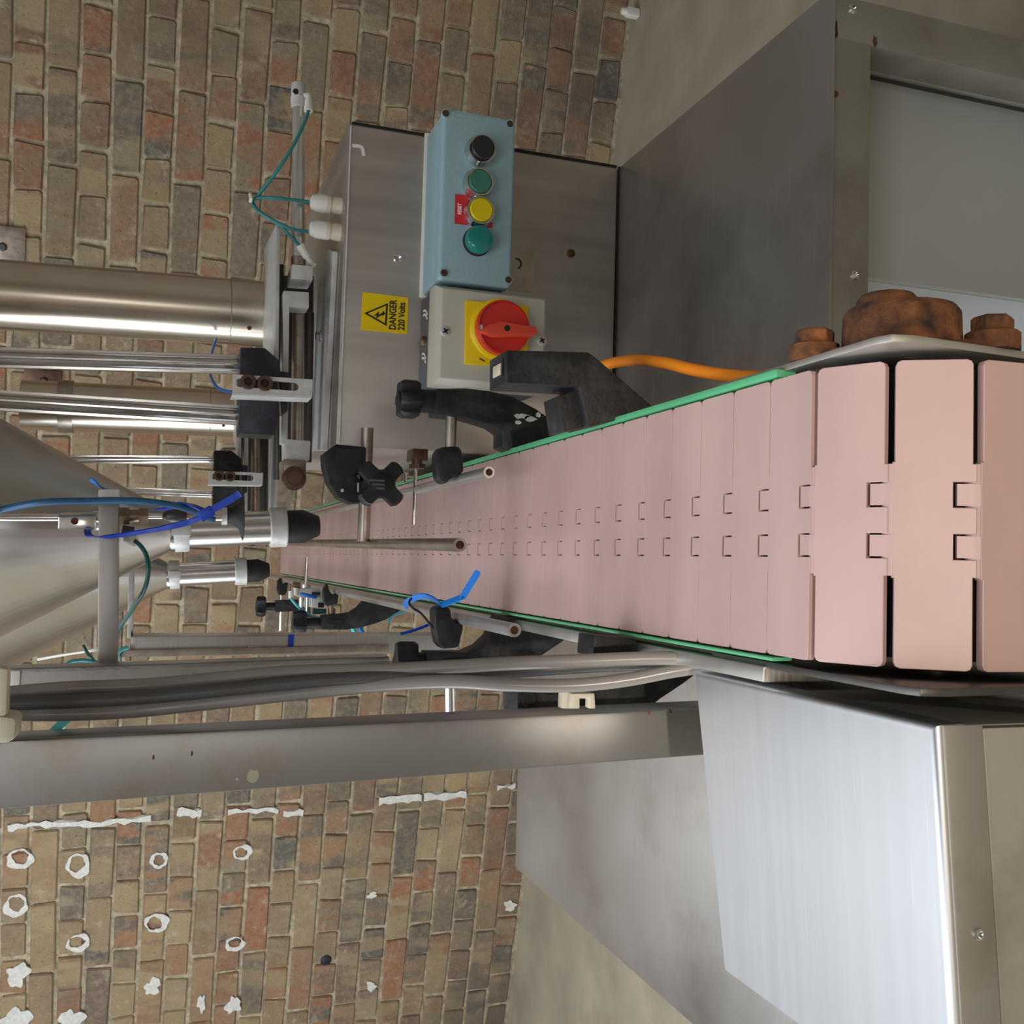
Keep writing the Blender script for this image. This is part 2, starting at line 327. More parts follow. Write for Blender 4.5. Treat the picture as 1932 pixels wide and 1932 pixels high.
# bricks, English bond: courses of headers and of stretchers in turn
PITCH, ZTOP = .0795, 1.680
def brick_mesh(w, i):
    h, d, c = PITCH-.0095, .02, .0035; r = lambda a: random.uniform(-a, a); o = []
    for sx, sz in ((-1, -1), (1, -1), (1, 1), (-1, 1)):                # eight corners: worn, rounded arrises
        x, z, k = sx*w/2+r(.003), sz*h/2+r(.0025), random.uniform(.0015, .0065)
        e = [(x-sx*k, z+r(.001)), (x, z-sz*k)]
        o += e[::-1] if sx*sz > 0 else e
    o = [o[(j+1) % 8] for j in range(8)]
    v = [(x, d, z) for x, z in o]+[(x, .0045, z) for x, z in o]+[(x*(1-2*c/w), r(.0014), z*(1-2*c/h)) for x, z in o]
    f = []
    for q in (0, 8): f += [(q+j, q+(j+1) % 8, q+8+(j+1) % 8, q+8+j) for j in range(8)]
    f.append(tuple(range(16, 24)))
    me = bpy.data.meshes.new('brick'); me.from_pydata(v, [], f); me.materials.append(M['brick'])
    bm = bmesh.new(); bm.from_mesh(me); bmesh.ops.recalc_face_normals(bm, faces=bm.faces)
    if max(bm.faces, key=lambda q: len(q.verts)).normal.y > 0: bmesh.ops.reverse_faces(bm, faces=bm.faces)
    bm.to_mesh(me); bm.free(); me.update()
    return me
BM = {('h', i): brick_mesh(.1125, i) for i in range(10)}; BM.update({('s', i): brick_mesh(.2315, i) for i in range(10)})
slots = []
for n in range(-16, 22):
    zc = ZTOP-(n+.5)*PITCH
    if zc < .03: continue
    header = (n % 2 == 0); wd = .1195 if header else .239; s0 = 1.218 if header else 1.286
    k0 = int((-2.9-s0)/wd); k1 = int((2.5-s0)/wd)
    for k in range(k0, k1+1):
        slots.append((s0+(k+.5)*wd+random.uniform(-.004, .004), zc+random.uniform(-.0015, .0015), 'h' if header else 's', random.uniform(-.0025, .002)))
def proj(p):
    c = RW.transposed() @ (V3(p)-CAM); return (966+F*c.y/c.z, 1932-(966+F*c.x/c.z))
hidden = [[(640, 235), (980, 285), (1170, 310), (1600, 640), (1600, 1300), (980, 1640), (980, 1440), (900, 1280), (600, 1200), (530, 1100), (520, 900)],
          [(0, 1390), (1320, 1325), (1320, 1428), (0, 1526)], [(0, 500), (520, 540), (520, 650), (0, 620)], [(0, 800), (330, 980), (330, 1110), (0, 1225)], [(240, 1185), (900, 1185), (900, 1300), (0, 1340), (0, 1262), (240, 1240)]]
def inside(p, poly):
    x, y = p; r = False
    for i in range(len(poly)):
        (x0, y0), (x1, y1) = poly[i-1], poly[i]
        if (y0 > y) != (y1 > y) and x < (x1-x0)*(y-y0)/(y1-y0)+x0: r = not r
    return r
cand = []
for i, (s_, z, t, o) in enumerate(slots):
    p = proj(wpt(s_, 0, z))
    vis = -30 < p[0] < 1960 and -30 < p[1] < 1960 and not any(inside(p, h) for h in hidden)
    cand.append((0 if vis else 1, (wpt(s_, 0, z)-CAM).length*(1 if t == 's' else 1.25), i))
cand.sort(); first = {c[2] for c in cand[:300]}
far = MB()
for i, (s_, z, t, o) in enumerate(slots):
    me = BM[(t, random.randrange(10))]; a = random.uniform(-.006, .006)
    if i in first:
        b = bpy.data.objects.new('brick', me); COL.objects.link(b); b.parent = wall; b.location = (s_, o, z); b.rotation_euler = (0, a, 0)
    else:
        far.add([V3((v.co.x+s_, v.co.y+o, v.co.z+z)) for v in me.vertices], [tuple(p.vertices) for p in me.polygons])
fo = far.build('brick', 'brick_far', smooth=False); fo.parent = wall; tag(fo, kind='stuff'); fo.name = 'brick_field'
# white adhesive rings and smears left on the bricks
def dab(x, y, w, h, ring, a0=0, a1=360):
    s_, z = atw(x, y); n = 30; sc = 3.3/F; ph = [random.uniform(0, 6.28) for _ in range(4)]
    def wob(t, k): return 1+k*(math.sin(2*t+ph[0])*.5+math.sin(3*t+ph[1])*.5+math.sin(5*t+ph[2])*.45+math.sin(8*t+ph[3])*.3)
    T_ = [2*math.pi*i/n for i in range(n)]
    out = [(s_+math.cos(t)*w*sc/2*wob(t, .10), 0, z+math.sin(t)*h*sc/2*wob(t, .10)) for t in T_]
    mid = math.radians((a0+a1)/2); off = 0 if a1-a0 > 330 else .2
    mb = MB()
    if ring:
        inn = [(s_+(-math.cos(mid)*off+math.cos(t)*.64*wob(t+1, .13))*w*sc/2, 0, z+(-math.sin(mid)*off+math.sin(t)*.64*wob(t+1, .13))*h*sc/2) for t in T_]
        mb.prism(out, (0, -.0045, 0), [inn])
    else:
        out = [(s_+math.cos(t)*w*sc/2*wob(t, .30), 0, z+math.sin(t)*h*sc/2*wob(t, .30)) for t in T_]
        mb.prism(out, (0, -.0045, 0))
    mb.v = [p+W0 for p in mb.v]
    return mb.build('adhesive_dab', 'dab', wall, smooth=False)
for d in [(38, 1620, 40, 42, 1, 20, 330), (148, 1632, 48, 40, 1, 100, 330), (300, 1622, 34, 30, 1), (458, 1607, 32, 34, 1, 200, 360), (30, 1708, 46, 38, 1, 0, 330), (148, 1778, 36, 40, 1, 150, 300), (296, 1740, 40, 42, 1, 170, 400), (443, 1780, 30, 38, 1, 30, 330),
          (34, 1838, 44, 36, 0), (288, 1860, 32, 30, 0), (30, 1922, 44, 50, 0), (134, 1922, 42, 40, 0), (380, 1892, 36, 14, 0), (440, 1895, 36, 26, 0), (700, 1860, 22, 18, 0), (702, 1688, 14, 18, 0), (962, 1708, 22, 26, 0)]: dab(*d)
def smear(pts, w):
    mb = MB(); P = []
    for x, y in pts:
        s_, z = atw(x, y); P.append(W0+V3((s_, -.001, z)))
    mb.strip(P, (1, 0, 0), w, .006, k=4)
    for i, p in enumerate(mb.v): mb.v[i] = p+V3((random.uniform(-.006, .006), 0, 0))
    mb.build('adhesive_smear', 'dab', wall)
smear([(15, 1562), (60, 1556), (115, 1553), (175, 1553), (235, 1548), (285, 1544)], .016)
smear([(335, 1530), (365, 1534), (380, 1535)], .022); smear([(430, 1532), (470, 1529), (525, 1528)], .012); smear([(535, 1534), (572, 1533)], .02)
smear([(715, 1511), (760, 1507), (795, 1505)], .024); smear([(800, 1504), (850, 1501), (880, 1497)], .024); smear([(938, 1486), (972, 1482)], .012)
s_, z_ = atw(615, 1811); MB().lathe(W0+V3((s_, .004, z_)), (0, -1, 0), [(.020, 0), (.020, .004), (.014, .008)], 14).build('black_plug', 'rubber', wall)
# small fixings on the wall
p = wpt(*[atw(18, 468)[0], .0, atw(18, 468)[1]])
s_, z_ = atw(15, 467)
r = thing('wall_plate', 'brown metal plate with one bolt fixed high on the brick wall', 'plate', wpt(s_, 0, z_-.045))
mb = MB(); mb.hexa([wpt(s_+a, b, z_+c) for c in (-.043, .06) for a, b in ((-.055, -.006), (.055, -.006), (.055, .006), (-.055, .006))]); mb.build('plate', 'rodsteel', r, .003)
MB().lathe(wpt(s_, .005, z_+.012), WN, [(.012, 0), (.012, .006), (.008, .009)], 6).build('bolt_head', 'dark_steel', r)
s_, z_ = atw(83, 718)
r = thing('wall_plate', 'dark brown clamp plate on the wall behind the two ribbed rods', 'plate', wpt(s_, 0, z_-.05))
mb = MB(); mb.hexa([wpt(s_+a, b, z_+c) for c in (-.045, .05) for a, b in ((-.03, -.006), (.03, -.006), (.03, .008), (-.03, .008))]); mb.build('plate', 'bronze', r, .003)
MB().lathe(wpt(s_, .007, z_), WN, [(.011, 0), (.011, .006), (.007, .009)], 6).build('bolt_head', 'dark_steel', r)
s_, z_ = atw(1188, 20)
mb = MB(); mb.box((-.012, -.012, -.02), (.012, .012, .02)); mb.lathe((0, 0, .018), (0, 0, 1), [(.014, 0), (.009, .018)], 12)
mb.v = [p+wpt(s_-.02, .05, .021) for p in mb.v]
tag(mb.build('pipe_stub', 'white', origin=wpt(s_-.02, .05, 0), bevel=.003), 'small white plastic pipe stub on the floor against the dark wall foot', 'pipe')

# ------------------------------------------------------------------ steel base under the machine
ZB, BX0, BX1, BY0, BY1 = .73, -.470, .515, .745, 1.52
base = thing('machine_base', 'wide low stained steel table carrying the conveyor and the steel cabinet', 'table', (.02, 1.13, 0))
MB().box((BX0, BY0, ZB-.003), (BX1, BY1, ZB)).build('top_sheet', 'base_steel', base, .001)
for nm, a, b in (('front_rail', (BX0+.002, BY0+.004, ZB-.044), (BX1-.04, BY0+.044, ZB-.003)), ('rear_rail', (BX0+.002, BY1-.044, ZB-.044), (BX1-.002, BY1-.004, ZB-.003)),
                 ('side_rail', (BX1-.042, BY0+.044, ZB-.044), (BX1-.002, BY1-.044, ZB-.003)), ('side_rail', (BX0+.002, BY0+.044, ZB-.044), (BX0+.042, BY1-.044, ZB-.003))):
    MB().box(a, b).build(nm, 'dull_steel', base, .002)
for x0, y0, y1 in ((BX1-.042, BY0+.004, ZB-.003), (BX1-.042, BY1-.044, ZB-.044), (BX0+.002, BY0+.004, ZB-.044), (BX0+.002, BY1-.044, ZB-.044)):
    MB().box((x0, y0, 0), (x0+.04, y0+.04, y1)).build('leg', 'dull_steel', base, .002)
for x, y in ((1608, 18), (1612, 520)):
    q = at(x, y, BY0+.004); MB().lathe(q, (0, -1, 0), [(.0045, 0), (.0045, .001), (.003, .002), (.0018, .0005)], 14).build('rivet', 'chrome', base)
MB().tube([(BX0+.05, BY0+.003, ZB-.0035), (BX1-.05, BY0+.003, ZB-.0035)], .0011, 6, 1).build('weld_line', 'rodsteel', base)
for x, y, sx in ((1578, 60, .010), (1652, 78, .006), (1577, 176, .004)):
    q = at(x, y, BY0+.0035); MB().prism([q+V3((sx*math.cos(t)*random.uniform(.4, 1.1), 0, .003*math.sin(t)*random.uniform(.4, 1.1))) for t in [i*.57 for i in range(11)]], (0, .0006, 0)).build('rust_patch', 'rust', base)
# white appliance seen through the frame below the base
ax0 = at(1700, 540, .83).x; aY = .83
q1 = at(1700, 172, aY).x; q2 = at(1700, 160, aY).x; q3 = at(1700, 142, aY).x
ap = thing('white_cabinet', 'off-white cabinet with grey sealing strip standing beneath the steel base', 'cabinet', (.4, 1.0, 0))
MB().box((ax0, aY, .02), (q3+.02, 1.30, .66)).build('body', 'panellit', ap, .004)
MB().box((ax0+.0005, aY-.010, .03), (q1, aY, .655)).build('door', 'panelwhite', ap, .002)
MB().box((q1, aY-.006, .03), (q2, aY, .655)).build('seal', 'gasket', ap, .002)
MB().box((q2, aY-.012, .02), (q3+.02, aY, .66)).build('frame_strip', 'white', ap, .002)
MB().box((ax0+.01, aY+.01, 0), (q3, 1.28, .02)).build('plinth', 'gasket', ap)

# ------------------------------------------------------------------ steel control cabinet
CX0, CX1, CY, CZ0, CZ1, CYB = .1305, .5145, 1.19, ZB, 1.083, 1.55
cab = thing('control_cabinet', 'tarnished stainless steel cabinet with yellow danger label and switch boxes on its front', 'cabinet', ((CX0+CX1)/2, (CY+CYB)/2, ZB))
mb = MB().box((CX0, CY, CZ0+.002), (CX1, CYB, CZ1)); mb.build('body', 'cab_steel', cab, .004)
MB().box((CX0+.002, CY-.0012, CZ0), (CX1+.001, CY+.002, CZ0+.0016)).build('bottom_seam', 'inside', cab)
MB().box((CX1-.001, CY-.0005, CZ0+.004), (CX1+.0022, CY+.02, CZ1-.006)).build('door_gap', 'inside', cab)
MB().tube([(CX0+.004, CY-.0006, CZ1-.0045), (CX1-.004, CY-.0006, CZ1-.0045)], .0011, 6, 1).build('edge_bead', 'alu', cab)
for x, y, m in ((750, 488, 'chrome'), (1077, 478, 'rust')):
    q = at(x, y, CY); k = MB().lathe(q+V3((0, .001, 0)), (0, -1, 0), [(.0055, 0), (.0055, .002), (.004, .003), (.0022, .0012)], 16).build('rivet', m, cab)
q = [at(x, y, CY-.0006) for x, y in ((962, 462), (1008, 470), (1007, 551), (962, 548))]
o = MB().prism(q, (0, .0008, 0)).build('label_remnant', 'cream', cab)
o['label'] = 'torn remnant of a cream label'
for a0, a1, cxy, rr in ((200, 400, (975, 497), .006),):
    q = at(*cxy, CY-.0012); MB().strip([q+V3((math.cos(math.radians(a))*rr, 0, math.sin(math.radians(a))*rr)) for a in range(a0, a1, 20)], (0, 1, 0), .0006, .0016, 3).build('letter_mark', 'ink', cab)
q = at(677, 283, CY-.0006); MB().strip([q+V3((-.006, 0, -.006)), q+V3((.004, 0, -.003)), q+V3((.004, 0, .008))], (0, 1, 0), .0006, .004, 4).build('glue_mark', 'white', cab)
# danger label
lab = MB().prism(px(CY-.0004, [(684, 551), (770, 562), (768, 631), (680, 622)]), (0, -.0007, 0)).build('warning_label', 'yellow', cab)
lab['label'] = 'yellow danger 220 volts label'
yo = CY-.0012
tri = px(yo, [(687, 591), (732, 572), (729, 615)]); tc = (tri[0]+tri[1]+tri[2])/3
MB().prism(tri, (0, -.0004, 0), [[lerp(p, tc, .22) for p in tri]]).build('triangle_symbol', 'ink', lab)
bolt = [(703, 596), (716, 590), (714, 595), (724, 590), (721, 593), (727, 593.5), (724, 600), (722, 597), (710, 603), (712, 597)]
MB().prism(px(yo, [(704, 597), (715, 587), (714, 594), (722, 589.5), (722, 586), (727, 592), (721, 597), (721, 594), (709, 601), (711, 595)]), (0, -.0004, 0)).build('lightning_symbol', 'ink', lab)
c1, c2 = at(741, 593.5, yo), at(757.5, 597, yo)
text('DANGER', 'lettering', 'ink', lab, c1, size(57, c1), size(14, c1), yo)
text('220 Volts', 'lettering', 'ink', lab, c2, size(53, c2), size(13, c2), yo)

# ------------------------------------------------------------------ push button box
PY = 1.107
pz1, pz0 = at(832, 370, PY).z, at(969.5, 370, PY).z
pxl, pxr = at(900, 536, PY).x, at(900, 213, PY).x
pb = thing('push_button_box', 'pale blue four-button control box mounted on the steel cabinet', 'control box', ((pxl+pxr)/2, CY, pz0))
MB().box((pxl+.001, PY+.022, pz0+.001), (pxr-.001, CY-.001, pz1-.001)).build('body', 'bluebox', pb, .004)
MB().box((pxl, PY, pz0), (pxr, PY+.021, pz1)).build('lid', 'bluebox', pb, .005, 3)
MB().box((pxl-.001, CY-.004, pz0-.001), (pxr+.002, CY, pz1+.002)).build('gasket', 'white', pb, .001)
for x, y in ((841, 214), (962, 234), (838, 515), (959, 528)):
    q = at(x, y, PY); s = MB().lathe(q+V3((0, .001, 0)), (0, -1, 0), [(.0052, 0), (.0052, .0016), (.0040, .0016), (.0040, .0006)], 18).build('lid_screw', 'bluebox', pb)
    MB().lathe(q, (0, -1, 0), [(.0039, 0), (.0039, .0013), (.0022, .0013), (.0016, .0002)], 14).build('screw_head', 'bronze', s)
a, b, c, d = px(PY, [(858, 209), (943, 225), (941, 239), (857, 223)])
mb = MB()
for u_, w_ in ((a, b), (b, c), (c, d), (d, a)): mb.cyl(u_, w_, .0004, n=6)
mb.build('embossed_panel', 'bluebox', pb)
def button(cx, cy, cap, capmat, hh, lens=False, cap_r=.0134):
    q = at(cx, cy, PY-hh); q.y = PY
    if lens:
        r = MB().lathe(q+V3((0, .001, 0)), (0, -1, 0), [(.0166, 0), (.0166, .006), (.0158, .007)], 28).build('lamp_base', 'rubber', pb)
        MB().lathe(q, (0, -1, 0), [(.0158, .004), (.0156, hh-.004), (.0143, hh-.001), (.0115, hh), (.004, hh+.0006)], 28).build('lamp_lens', capmat, r); return
    r = MB().lathe(q+V3((0, .001, 0)), (0, -1, 0), [(.0176, 0), (.0176, .008), (.0164, .010), (.0166, hh-.003), (.0160, hh-.001), (.0142, hh-.001), (.0142, hh-.006)], 30).build('button_bezel', 'chrome', pb)
    MB().lathe(q, (0, -1, 0), [(cap_r, hh-.010), (cap_r, hh+cap-.001), (cap_r-.001, hh+cap)], 28).build('button_cap', capmat, r)
button(911, 279, .004, 'butblack', .015)
button(907, 341, .000, 'butgreen', .016)
button(909, 395, .000, 'butyellow', .016)
button(908, 448, 0, 'lampgreen', .018, True)
rl = MB().prism(px(PY-.0004, [(859, 366), (884, 369), (882, 425), (857.5, 422)]), (0, -.0006, 0))
MB().prism(px(PY-.0004, [(918, 418), (930, 420), (928.5, 430), (917, 428.5)]), (0, -.0006, 0)).build('label_corner', 'labelred', pb)
rl = rl.build('reset_label', 'labelred', pb); q = at(867, 394, PY-.001)
text('RESET', 'lettering', 'whiteink', rl, q, size(21, q), size(7.5, q), PY-.001)

# ------------------------------------------------------------------ rotary isolator
IY = 1.105
iz1 = at(822, 640, IY).z; iz0 = at(1036, 630, IY).z; ixl = at(900, 729, IY).x; ixr = at(900, 541, IY).x
iso = thing('isolator_switch', 'beige isolator box with yellow plate and red rotary handle on the cabinet', 'switch', ((ixl+ixr)/2, CY, iz0))
MB().box((ixl+.001, IY+.034, iz0+.001), (ixr-.001, CY-.001, iz1-.002)).build('back_box', 'darkgrey', iso, .003)
def taper(x0, x1, z0, z1, yb, yf, ins): return [(x0, yb, z0), (x1, yb, z0), (x1, yb, z1), (x0, yb, z1), (x0+ins, yf, z0+ins), (x1-ins, yf, z0+ins), (x1-ins, yf, z1-ins), (x0+ins, yf, z1-ins)]
MB().box((ixl, IY+.012, iz0), (ixr, IY+.036, iz1)).hexa(taper(ixl, ixr, iz0, iz1, IY+.012, IY, .006)).build('cover', 'greybox', iso, .0015)
for x, y in ((840, 625), (1022, 643)):
    q = at(x, y, IY); s = MB().lathe(q+V3((0, .001, 0)), (0, -1, 0), [(.0064, 0), (.0064, .0012), (.0052, .0016), (.0048, .0022)], 20).build('cover_screw', 'alu', iso)
    mb = MB()
    for a in (35, 125):
        d = V3((math.cos(math.radians(a)), 0, math.sin(math.radians(a)))); e = V3((-d.z, 0, d.x))
        mb.prism([q+V3((0, -.0020, 0))+d*u_*.0036+e*w_*.0008 for u_, w_ in ((-1, -1), (1, -1), (1, 1), (-1, 1))], (0, -.0008, 0))
    mb.build('cross_slot', 'ink', s)
yp = MB().prism(px(IY-.0002, [(877, 568), (995, 578), (993, 694), (875, 688)]), (0, -.004, 0)).build('yellow_plate', 'yellow', iso, .0012)
kc = at(950, 618, IY-.018); kc.y = IY
kr = size(51.5, kc)
MB().lathe(kc, (0, -1, 0), [(kr*1.14, .004), (kr*1.14, .006), (kr*1.04, .0085)], 40).build('yellow_ring', 'yellow', yp)
MB().prism(px(IY-.0085, [(905, 675), (915, 681), (914, 683), (904, 677)]), (0, -.0006, 0)).build('position_mark', 'ink', yp)
kn = MB().lathe(kc, (0, -1, 0), [(kr, .004), (kr, .019), (kr*.93, .020), (kr*.91, .017), (kr*.3, .0165), (0.0005, .0165)], 44, caps=False).build('rotary_knob', 'red', iso)
hy = IY-.028
hp = px(hy, [(906, 624), (922, 612), (944, 606), (962, 608), (1013, 617), (1014, 629), (1008, 634), (958, 634), (930, 634)])
hb = [V3((kc.x+(p.x-kc.x)*1.0, IY-.0165, p.z)) for p in hp]
hd = MB().prism(hp, (0, .0125, 0)).build('handle', 'orangered', kn, .0018)
q = at(957, 619, hy); MB().lathe(q+V3((0, .0005, 0)), (0, -1, 0), [(.0038, 0), (.0036, .0007), (.0008, .0007)], 18).build('padlock_hole', 'ink', kn)
MB().prism(px(IY-.0172, [(904, 614), (909, 612), (911, 618), (910, 626), (908, 637), (905, 637), (906, 624)]), (0, -.0004, 0)).build('position_symbol', 'whiteink', kn)
for yy in (590, 598, 672, 680):
    p0 = at(800, yy, IY+.06); p0.z = iz1-.0015; MB().strip([p0+V3((-.004, -.01, 0)), p0+V3((.002, -.003, 0)), p0+V3((.004, .008, 0))], (0, 0, 1), .0008, .0025, 4).build('knockout_mark', 'white', iso)
q = at(796, 647, CY-.02); MB().lathe((q.x, CY-.03, iz1-.004), (0, 0, 1), [(.006, 0), (.006, .006), (.004, .008)], 12).build('gland_nut', 'brass', iso)

# ------------------------------------------------------------------ conveyor
BW, BXC, BZ = .1524, .0300, .95
BL, BR = BXC-BW/2, BXC+BW/2; SP = .0388
conv = thing('conveyor', 'long narrow slat conveyor with pink plastic plates and green edge strips', 'conveyor', (BXC, 1.5, ZB))
# one slat: y = 0 hinge edge towards the drive end; two fingers reach into the next slat
PIV = .0046; TURN = math.radians(29)
def slat_data(curved):
    w, L, t, g = BW/2, SP, 0.0045, .0009
    fx = [(-.0215, -.0108), (.0040, .0147)]; D = .0106; c = .0028; hz = (-.031, .0245)
    E0 = .0016 if curved else .0002; e1 = .0013 if curved else .0002
    top = [(-w, E0+c), (-w+c*.3, E0+c*.3), (-w+c, E0), (hz[0], E0), (hz[0], -.0002)]
    for a, b in fx: top += [(a-g, -.0002), (a-g, D), (b+g, D), (b+g, -.0002)]
    top += [(hz[1], -.0002), (hz[1], E0), (w-c, E0), (w-c*.3, E0+c*.3), (w, E0+c), (w, L-e1-c), (w-c*.3, L-e1-c*.3), (w-c, L-e1), (hz[1]+.001, L-e1), (hz[1]+.001, L-.0002)]
    for a, b in reversed(fx): top += [(b, L-.0002), (b, L+.0012), (b, L+D-.0016), (a, L+D-.0016), (a, L+.0012), (a, L-.0002)]
    top += [(hz[0]-.001, L-.0002), (hz[0]-.001, L-e1), (-w+c, L-e1), (-w+c*.3, L-e1-c*.3), (-w, L-e1-c)]
    pts = [V3((x, y, 0)) for x, y in top]; n = len(pts)
    tris = tessellate_polygon([pts])
    def bend(p):                                    # on the sprocket the fingers lie in the plane of the next slat
        d, h = p.y-L, p.z+PIV
        if not curved or d < .0005: return p
        return V3((p.x, L+d*math.cos(TURN)+h*math.sin(TURN)*.9, -PIV-d*math.sin(TURN)+h*math.cos(TURN)))
    mb = MB(); mb.v = [bend(p) for p in pts]+[bend(p-V3((0, 0, t))) for p in pts]
    mb.f = [tuple(q) for q in tris]+[tuple(i+n for i in reversed(q)) for q in tris]+[(i, (i+1) % n, n+(i+1) % n, n+i) for i in range(n)]
    o = mb.build('slat', 'belt', None, smooth=False); me = o.data; me.materials.append(M['inside']); bpy.data.objects.remove(o)
    bm = bmesh.new(); bm.from_mesh(me)
    bmesh.ops.dissolve_limit(bm, angle_limit=.02, verts=bm.verts, edges=bm.edges)
    es = [e for e in bm.edges if all(v.co.z > -.001 for v in e.verts) and len(e.link_faces) == 2 and e.calc_face_angle(0) > 1]
    bmesh.ops.bevel(bm, geom=es, offset=.00035, segments=1, affect='EDGES', clamp_overlap=True)
    def join(m, mi):
        bv = [bm.verts.new(p) for p in m.v]
        for f_ in m.f: bm.faces.new([bv[i] for i in f_]).material_index = mi
    join(MB().cyl((-.031, 0, -.0052), (.0245, 0, -.0052), .0046, n=16), 0)
    if not curved: join(MB().box((-.024, .004, -.0049), (.0172, .0165, -.0040)), 1)  # dark filler box: shade inside the finger slots put into colour
    bmesh.ops.recalc_face_normals(bm, faces=bm.faces)
    bmesh.ops.triangulate(bm, faces=bm.faces); bm.to_mesh(me); bm.free(); return me
SLAT = {False: slat_data(False), True: slat_data(True)}
Y0 = .4555
def put_slat(y, z, a):
    o = bpy.data.objects.new('slat', SLAT[a > 0]); COL.objects.link(o); o.parent = conv
    o.location = V3((BXC, y, z))-WL[conv.name]; o.rotation_euler = (a, 0, 0)
for k in range(64): put_slat(Y0+SP*k, BZ, 0)
y, z = Y0, BZ-PIV
for k in range(1, 6):                                   # round the drive sprocket
    a = math.radians(29*k); y -= SP*math.cos(a); z -= SP*math.sin(a)
    put_slat(y-math.sin(a)*PIV, z+math.cos(a)*PIV, a)
YE = Y0+SP*64
MB().box((BL-.001, Y0+.02, BZ-.02), (BR+.001, YE-.01, BZ-.007)).build('slide_bed', 'inside', conv)
for sx in (-1, 1):
    xe = BL-.0035 if sx < 0 else BR+.0035
    MB().box((xe-.0023 if sx > 0 else xe, .487, BZ-.012), (xe+.0023, YE, BZ+.0012)).build('wear_strip', 'green', conv, .0012)
    xf = BL-.012 if sx < 0 else BR+.012
    MB().box((xf-.0045, .50, BZ-.075), (xf+.0045, YE, BZ-(.002 if sx < 0 else .03))).build('side_rail', 'steel', conv, .001)
    xp = atz(1735, 1308, BZ-.004).x if sx < 0 else atz(1680, 634, BZ-.004).x
    yp_ = atz(1735, 1308, BZ-.004).y if sx < 0 else atz(1680, 634, BZ-.004).y
    prof = [(xp-.002, .56, BZ-.004), (xp-.002, yp_+.012, BZ-.004), (xp-.002, yp_+.003, BZ-.007), (xp-.002, yp_, BZ-.018), (xp-.002, yp_+.01, BZ-.15), (xp-.002, .56, BZ-.15)]
    MB().prism(prof, (.004, 0, 0)).build('end_plate', 'dull_steel' if sx > 0 else 'dark_steel', conv, .0008)
XP = atz(1680, 634, BZ-.004).x+.002
MB().cyl((BXC-.072, Y0+.004, BZ-.082), (BXC+.072, Y0+.004, BZ-.082), .061, n=32).build('sprocket', 'inside', conv)
MB().cyl((BL-.004, Y0+.004, BZ-.082), (BR+.012, Y0+.004, BZ-.082), .0125, n=16).build('drive_shaft', 'dark_steel', conv)
# rusty flange bearing bolted to the end plate
c_ = atx(1700, 662, XP+.004); c0 = V3((XP, c_.y, c_.z)); rr = size(108, c_)
u_ = (atx(1870, 650, XP)-atx(1540, 650, XP)); b1, b2 = atx(1536, 684, XP), atx(1872, 664, XP)
mb = MB().lathe(c0, (1, 0, 0), [(rr*1.05, 0), (rr*1.05, .004), (rr, .005), (rr*.98, .0225), (rr*.90, .026)], 28)
bh = mb.build('bearing_housing', 'rust', conv)
MB().lathe(c0+V3((.026, .004, .006)), (1, 0, 0), [(rr*.52, -.004), (rr*.52, .005), (rr*.44, .008), (rr*.2, .0095), (.001, .0095)], 20, caps=False).build('end_cap', 'rust', bh)
for b in (b1, b2):
    MB().lathe(b, (1, 0, 0), [(.0135, 0), (.0135, .009), (.0125, .0098)], 18).lathe(b, (1, 0, 0), [(.0105, .009), (.0105, .0165), (.009, .018)], 6).build('bearing_bolt', 'rust', bh)
    d = (b-c0); e = V3((0, -d.z, d.y)).normalized()*.014
    MB().prism([c0+e*1.6, b+e, b+d.normalized()*.012, b-e, c0-e*1.6], (.0045, 0, 0)).build('flange', 'rust', bh, .001)
for yy in (.80, 1.1, 1.45):
    for xa in (BL-.006, BR-.02): MB().box((xa, yy, ZB), (xa+.026, yy+.04, BZ-.075)).build('support_bracket', 'dull_steel', conv, .002)

# ------------------------------------------------------------------ near steel cover box
def bz(x): return .942-.085*(-.067-x) if x < -.067 else .942
kx = [at(1320, 1268, .589).x, -.40]
box = thing('motor_cover', 'satin steel cover box with a flat top beside the conveyor end', 'cover', (-.16, .47, 0))
xr0, xr1, xl = -.066, -.0665, -.249
def tp(x, y, dz=0): return V3((x, y, bz(x)+dz))
top = [tp(xr0, .588), tp(xl, .571), tp(xl, .372), tp(xr1, .372)]
T = .40
MB().hexa([p-V3((0, 0, .016)) for p in reversed(top)]+list(reversed(top))).build('lid', 'box_steel', box, .0042, 5, pick=lambda q: all(v.z > bz(v.x)-.004 for v in q) and (all(v.y < .4 for v in q) or all(v.x > -.1 for v in q)))
low = [V3((p.x, p.y, .0)) for p in top]
MB().hexa([V3((p.x*.985-.002, p.y+(.006 if p.y < .5 else -.003), .0)) for p in reversed(top)]+[V3((p.x*.985-.002, p.y+(.006 if p.y < .5 else -.003), bz(p.x)-.005)) for p in reversed(top)]).build('body', 'dull_steel', box, .002)
ft = [V3((x, .372, bz(x)-.004)) for x in (xl, xr1)]
zl = [at(1850, 1400, .372).z, at(1866, 1932, .372).z]
MB().hexa([V3((xl, .3712, bz(xl)-.026)), V3((xr1, .3712, bz(xr1)-.026)), V3((xr1, .376, bz(xr1)-.026)), V3((xl, .376, bz(xl)-.026)),
           V3((xl, .3712, bz(xl)-.0035)), V3((xr1, .3712, bz(xr1)-.0035)), V3((xr1, .376, bz(xr1)-.0035)), V3((xl, .376, bz(xl)-.0035))]).build('front_flange', 'dull_steel', box, .0015)
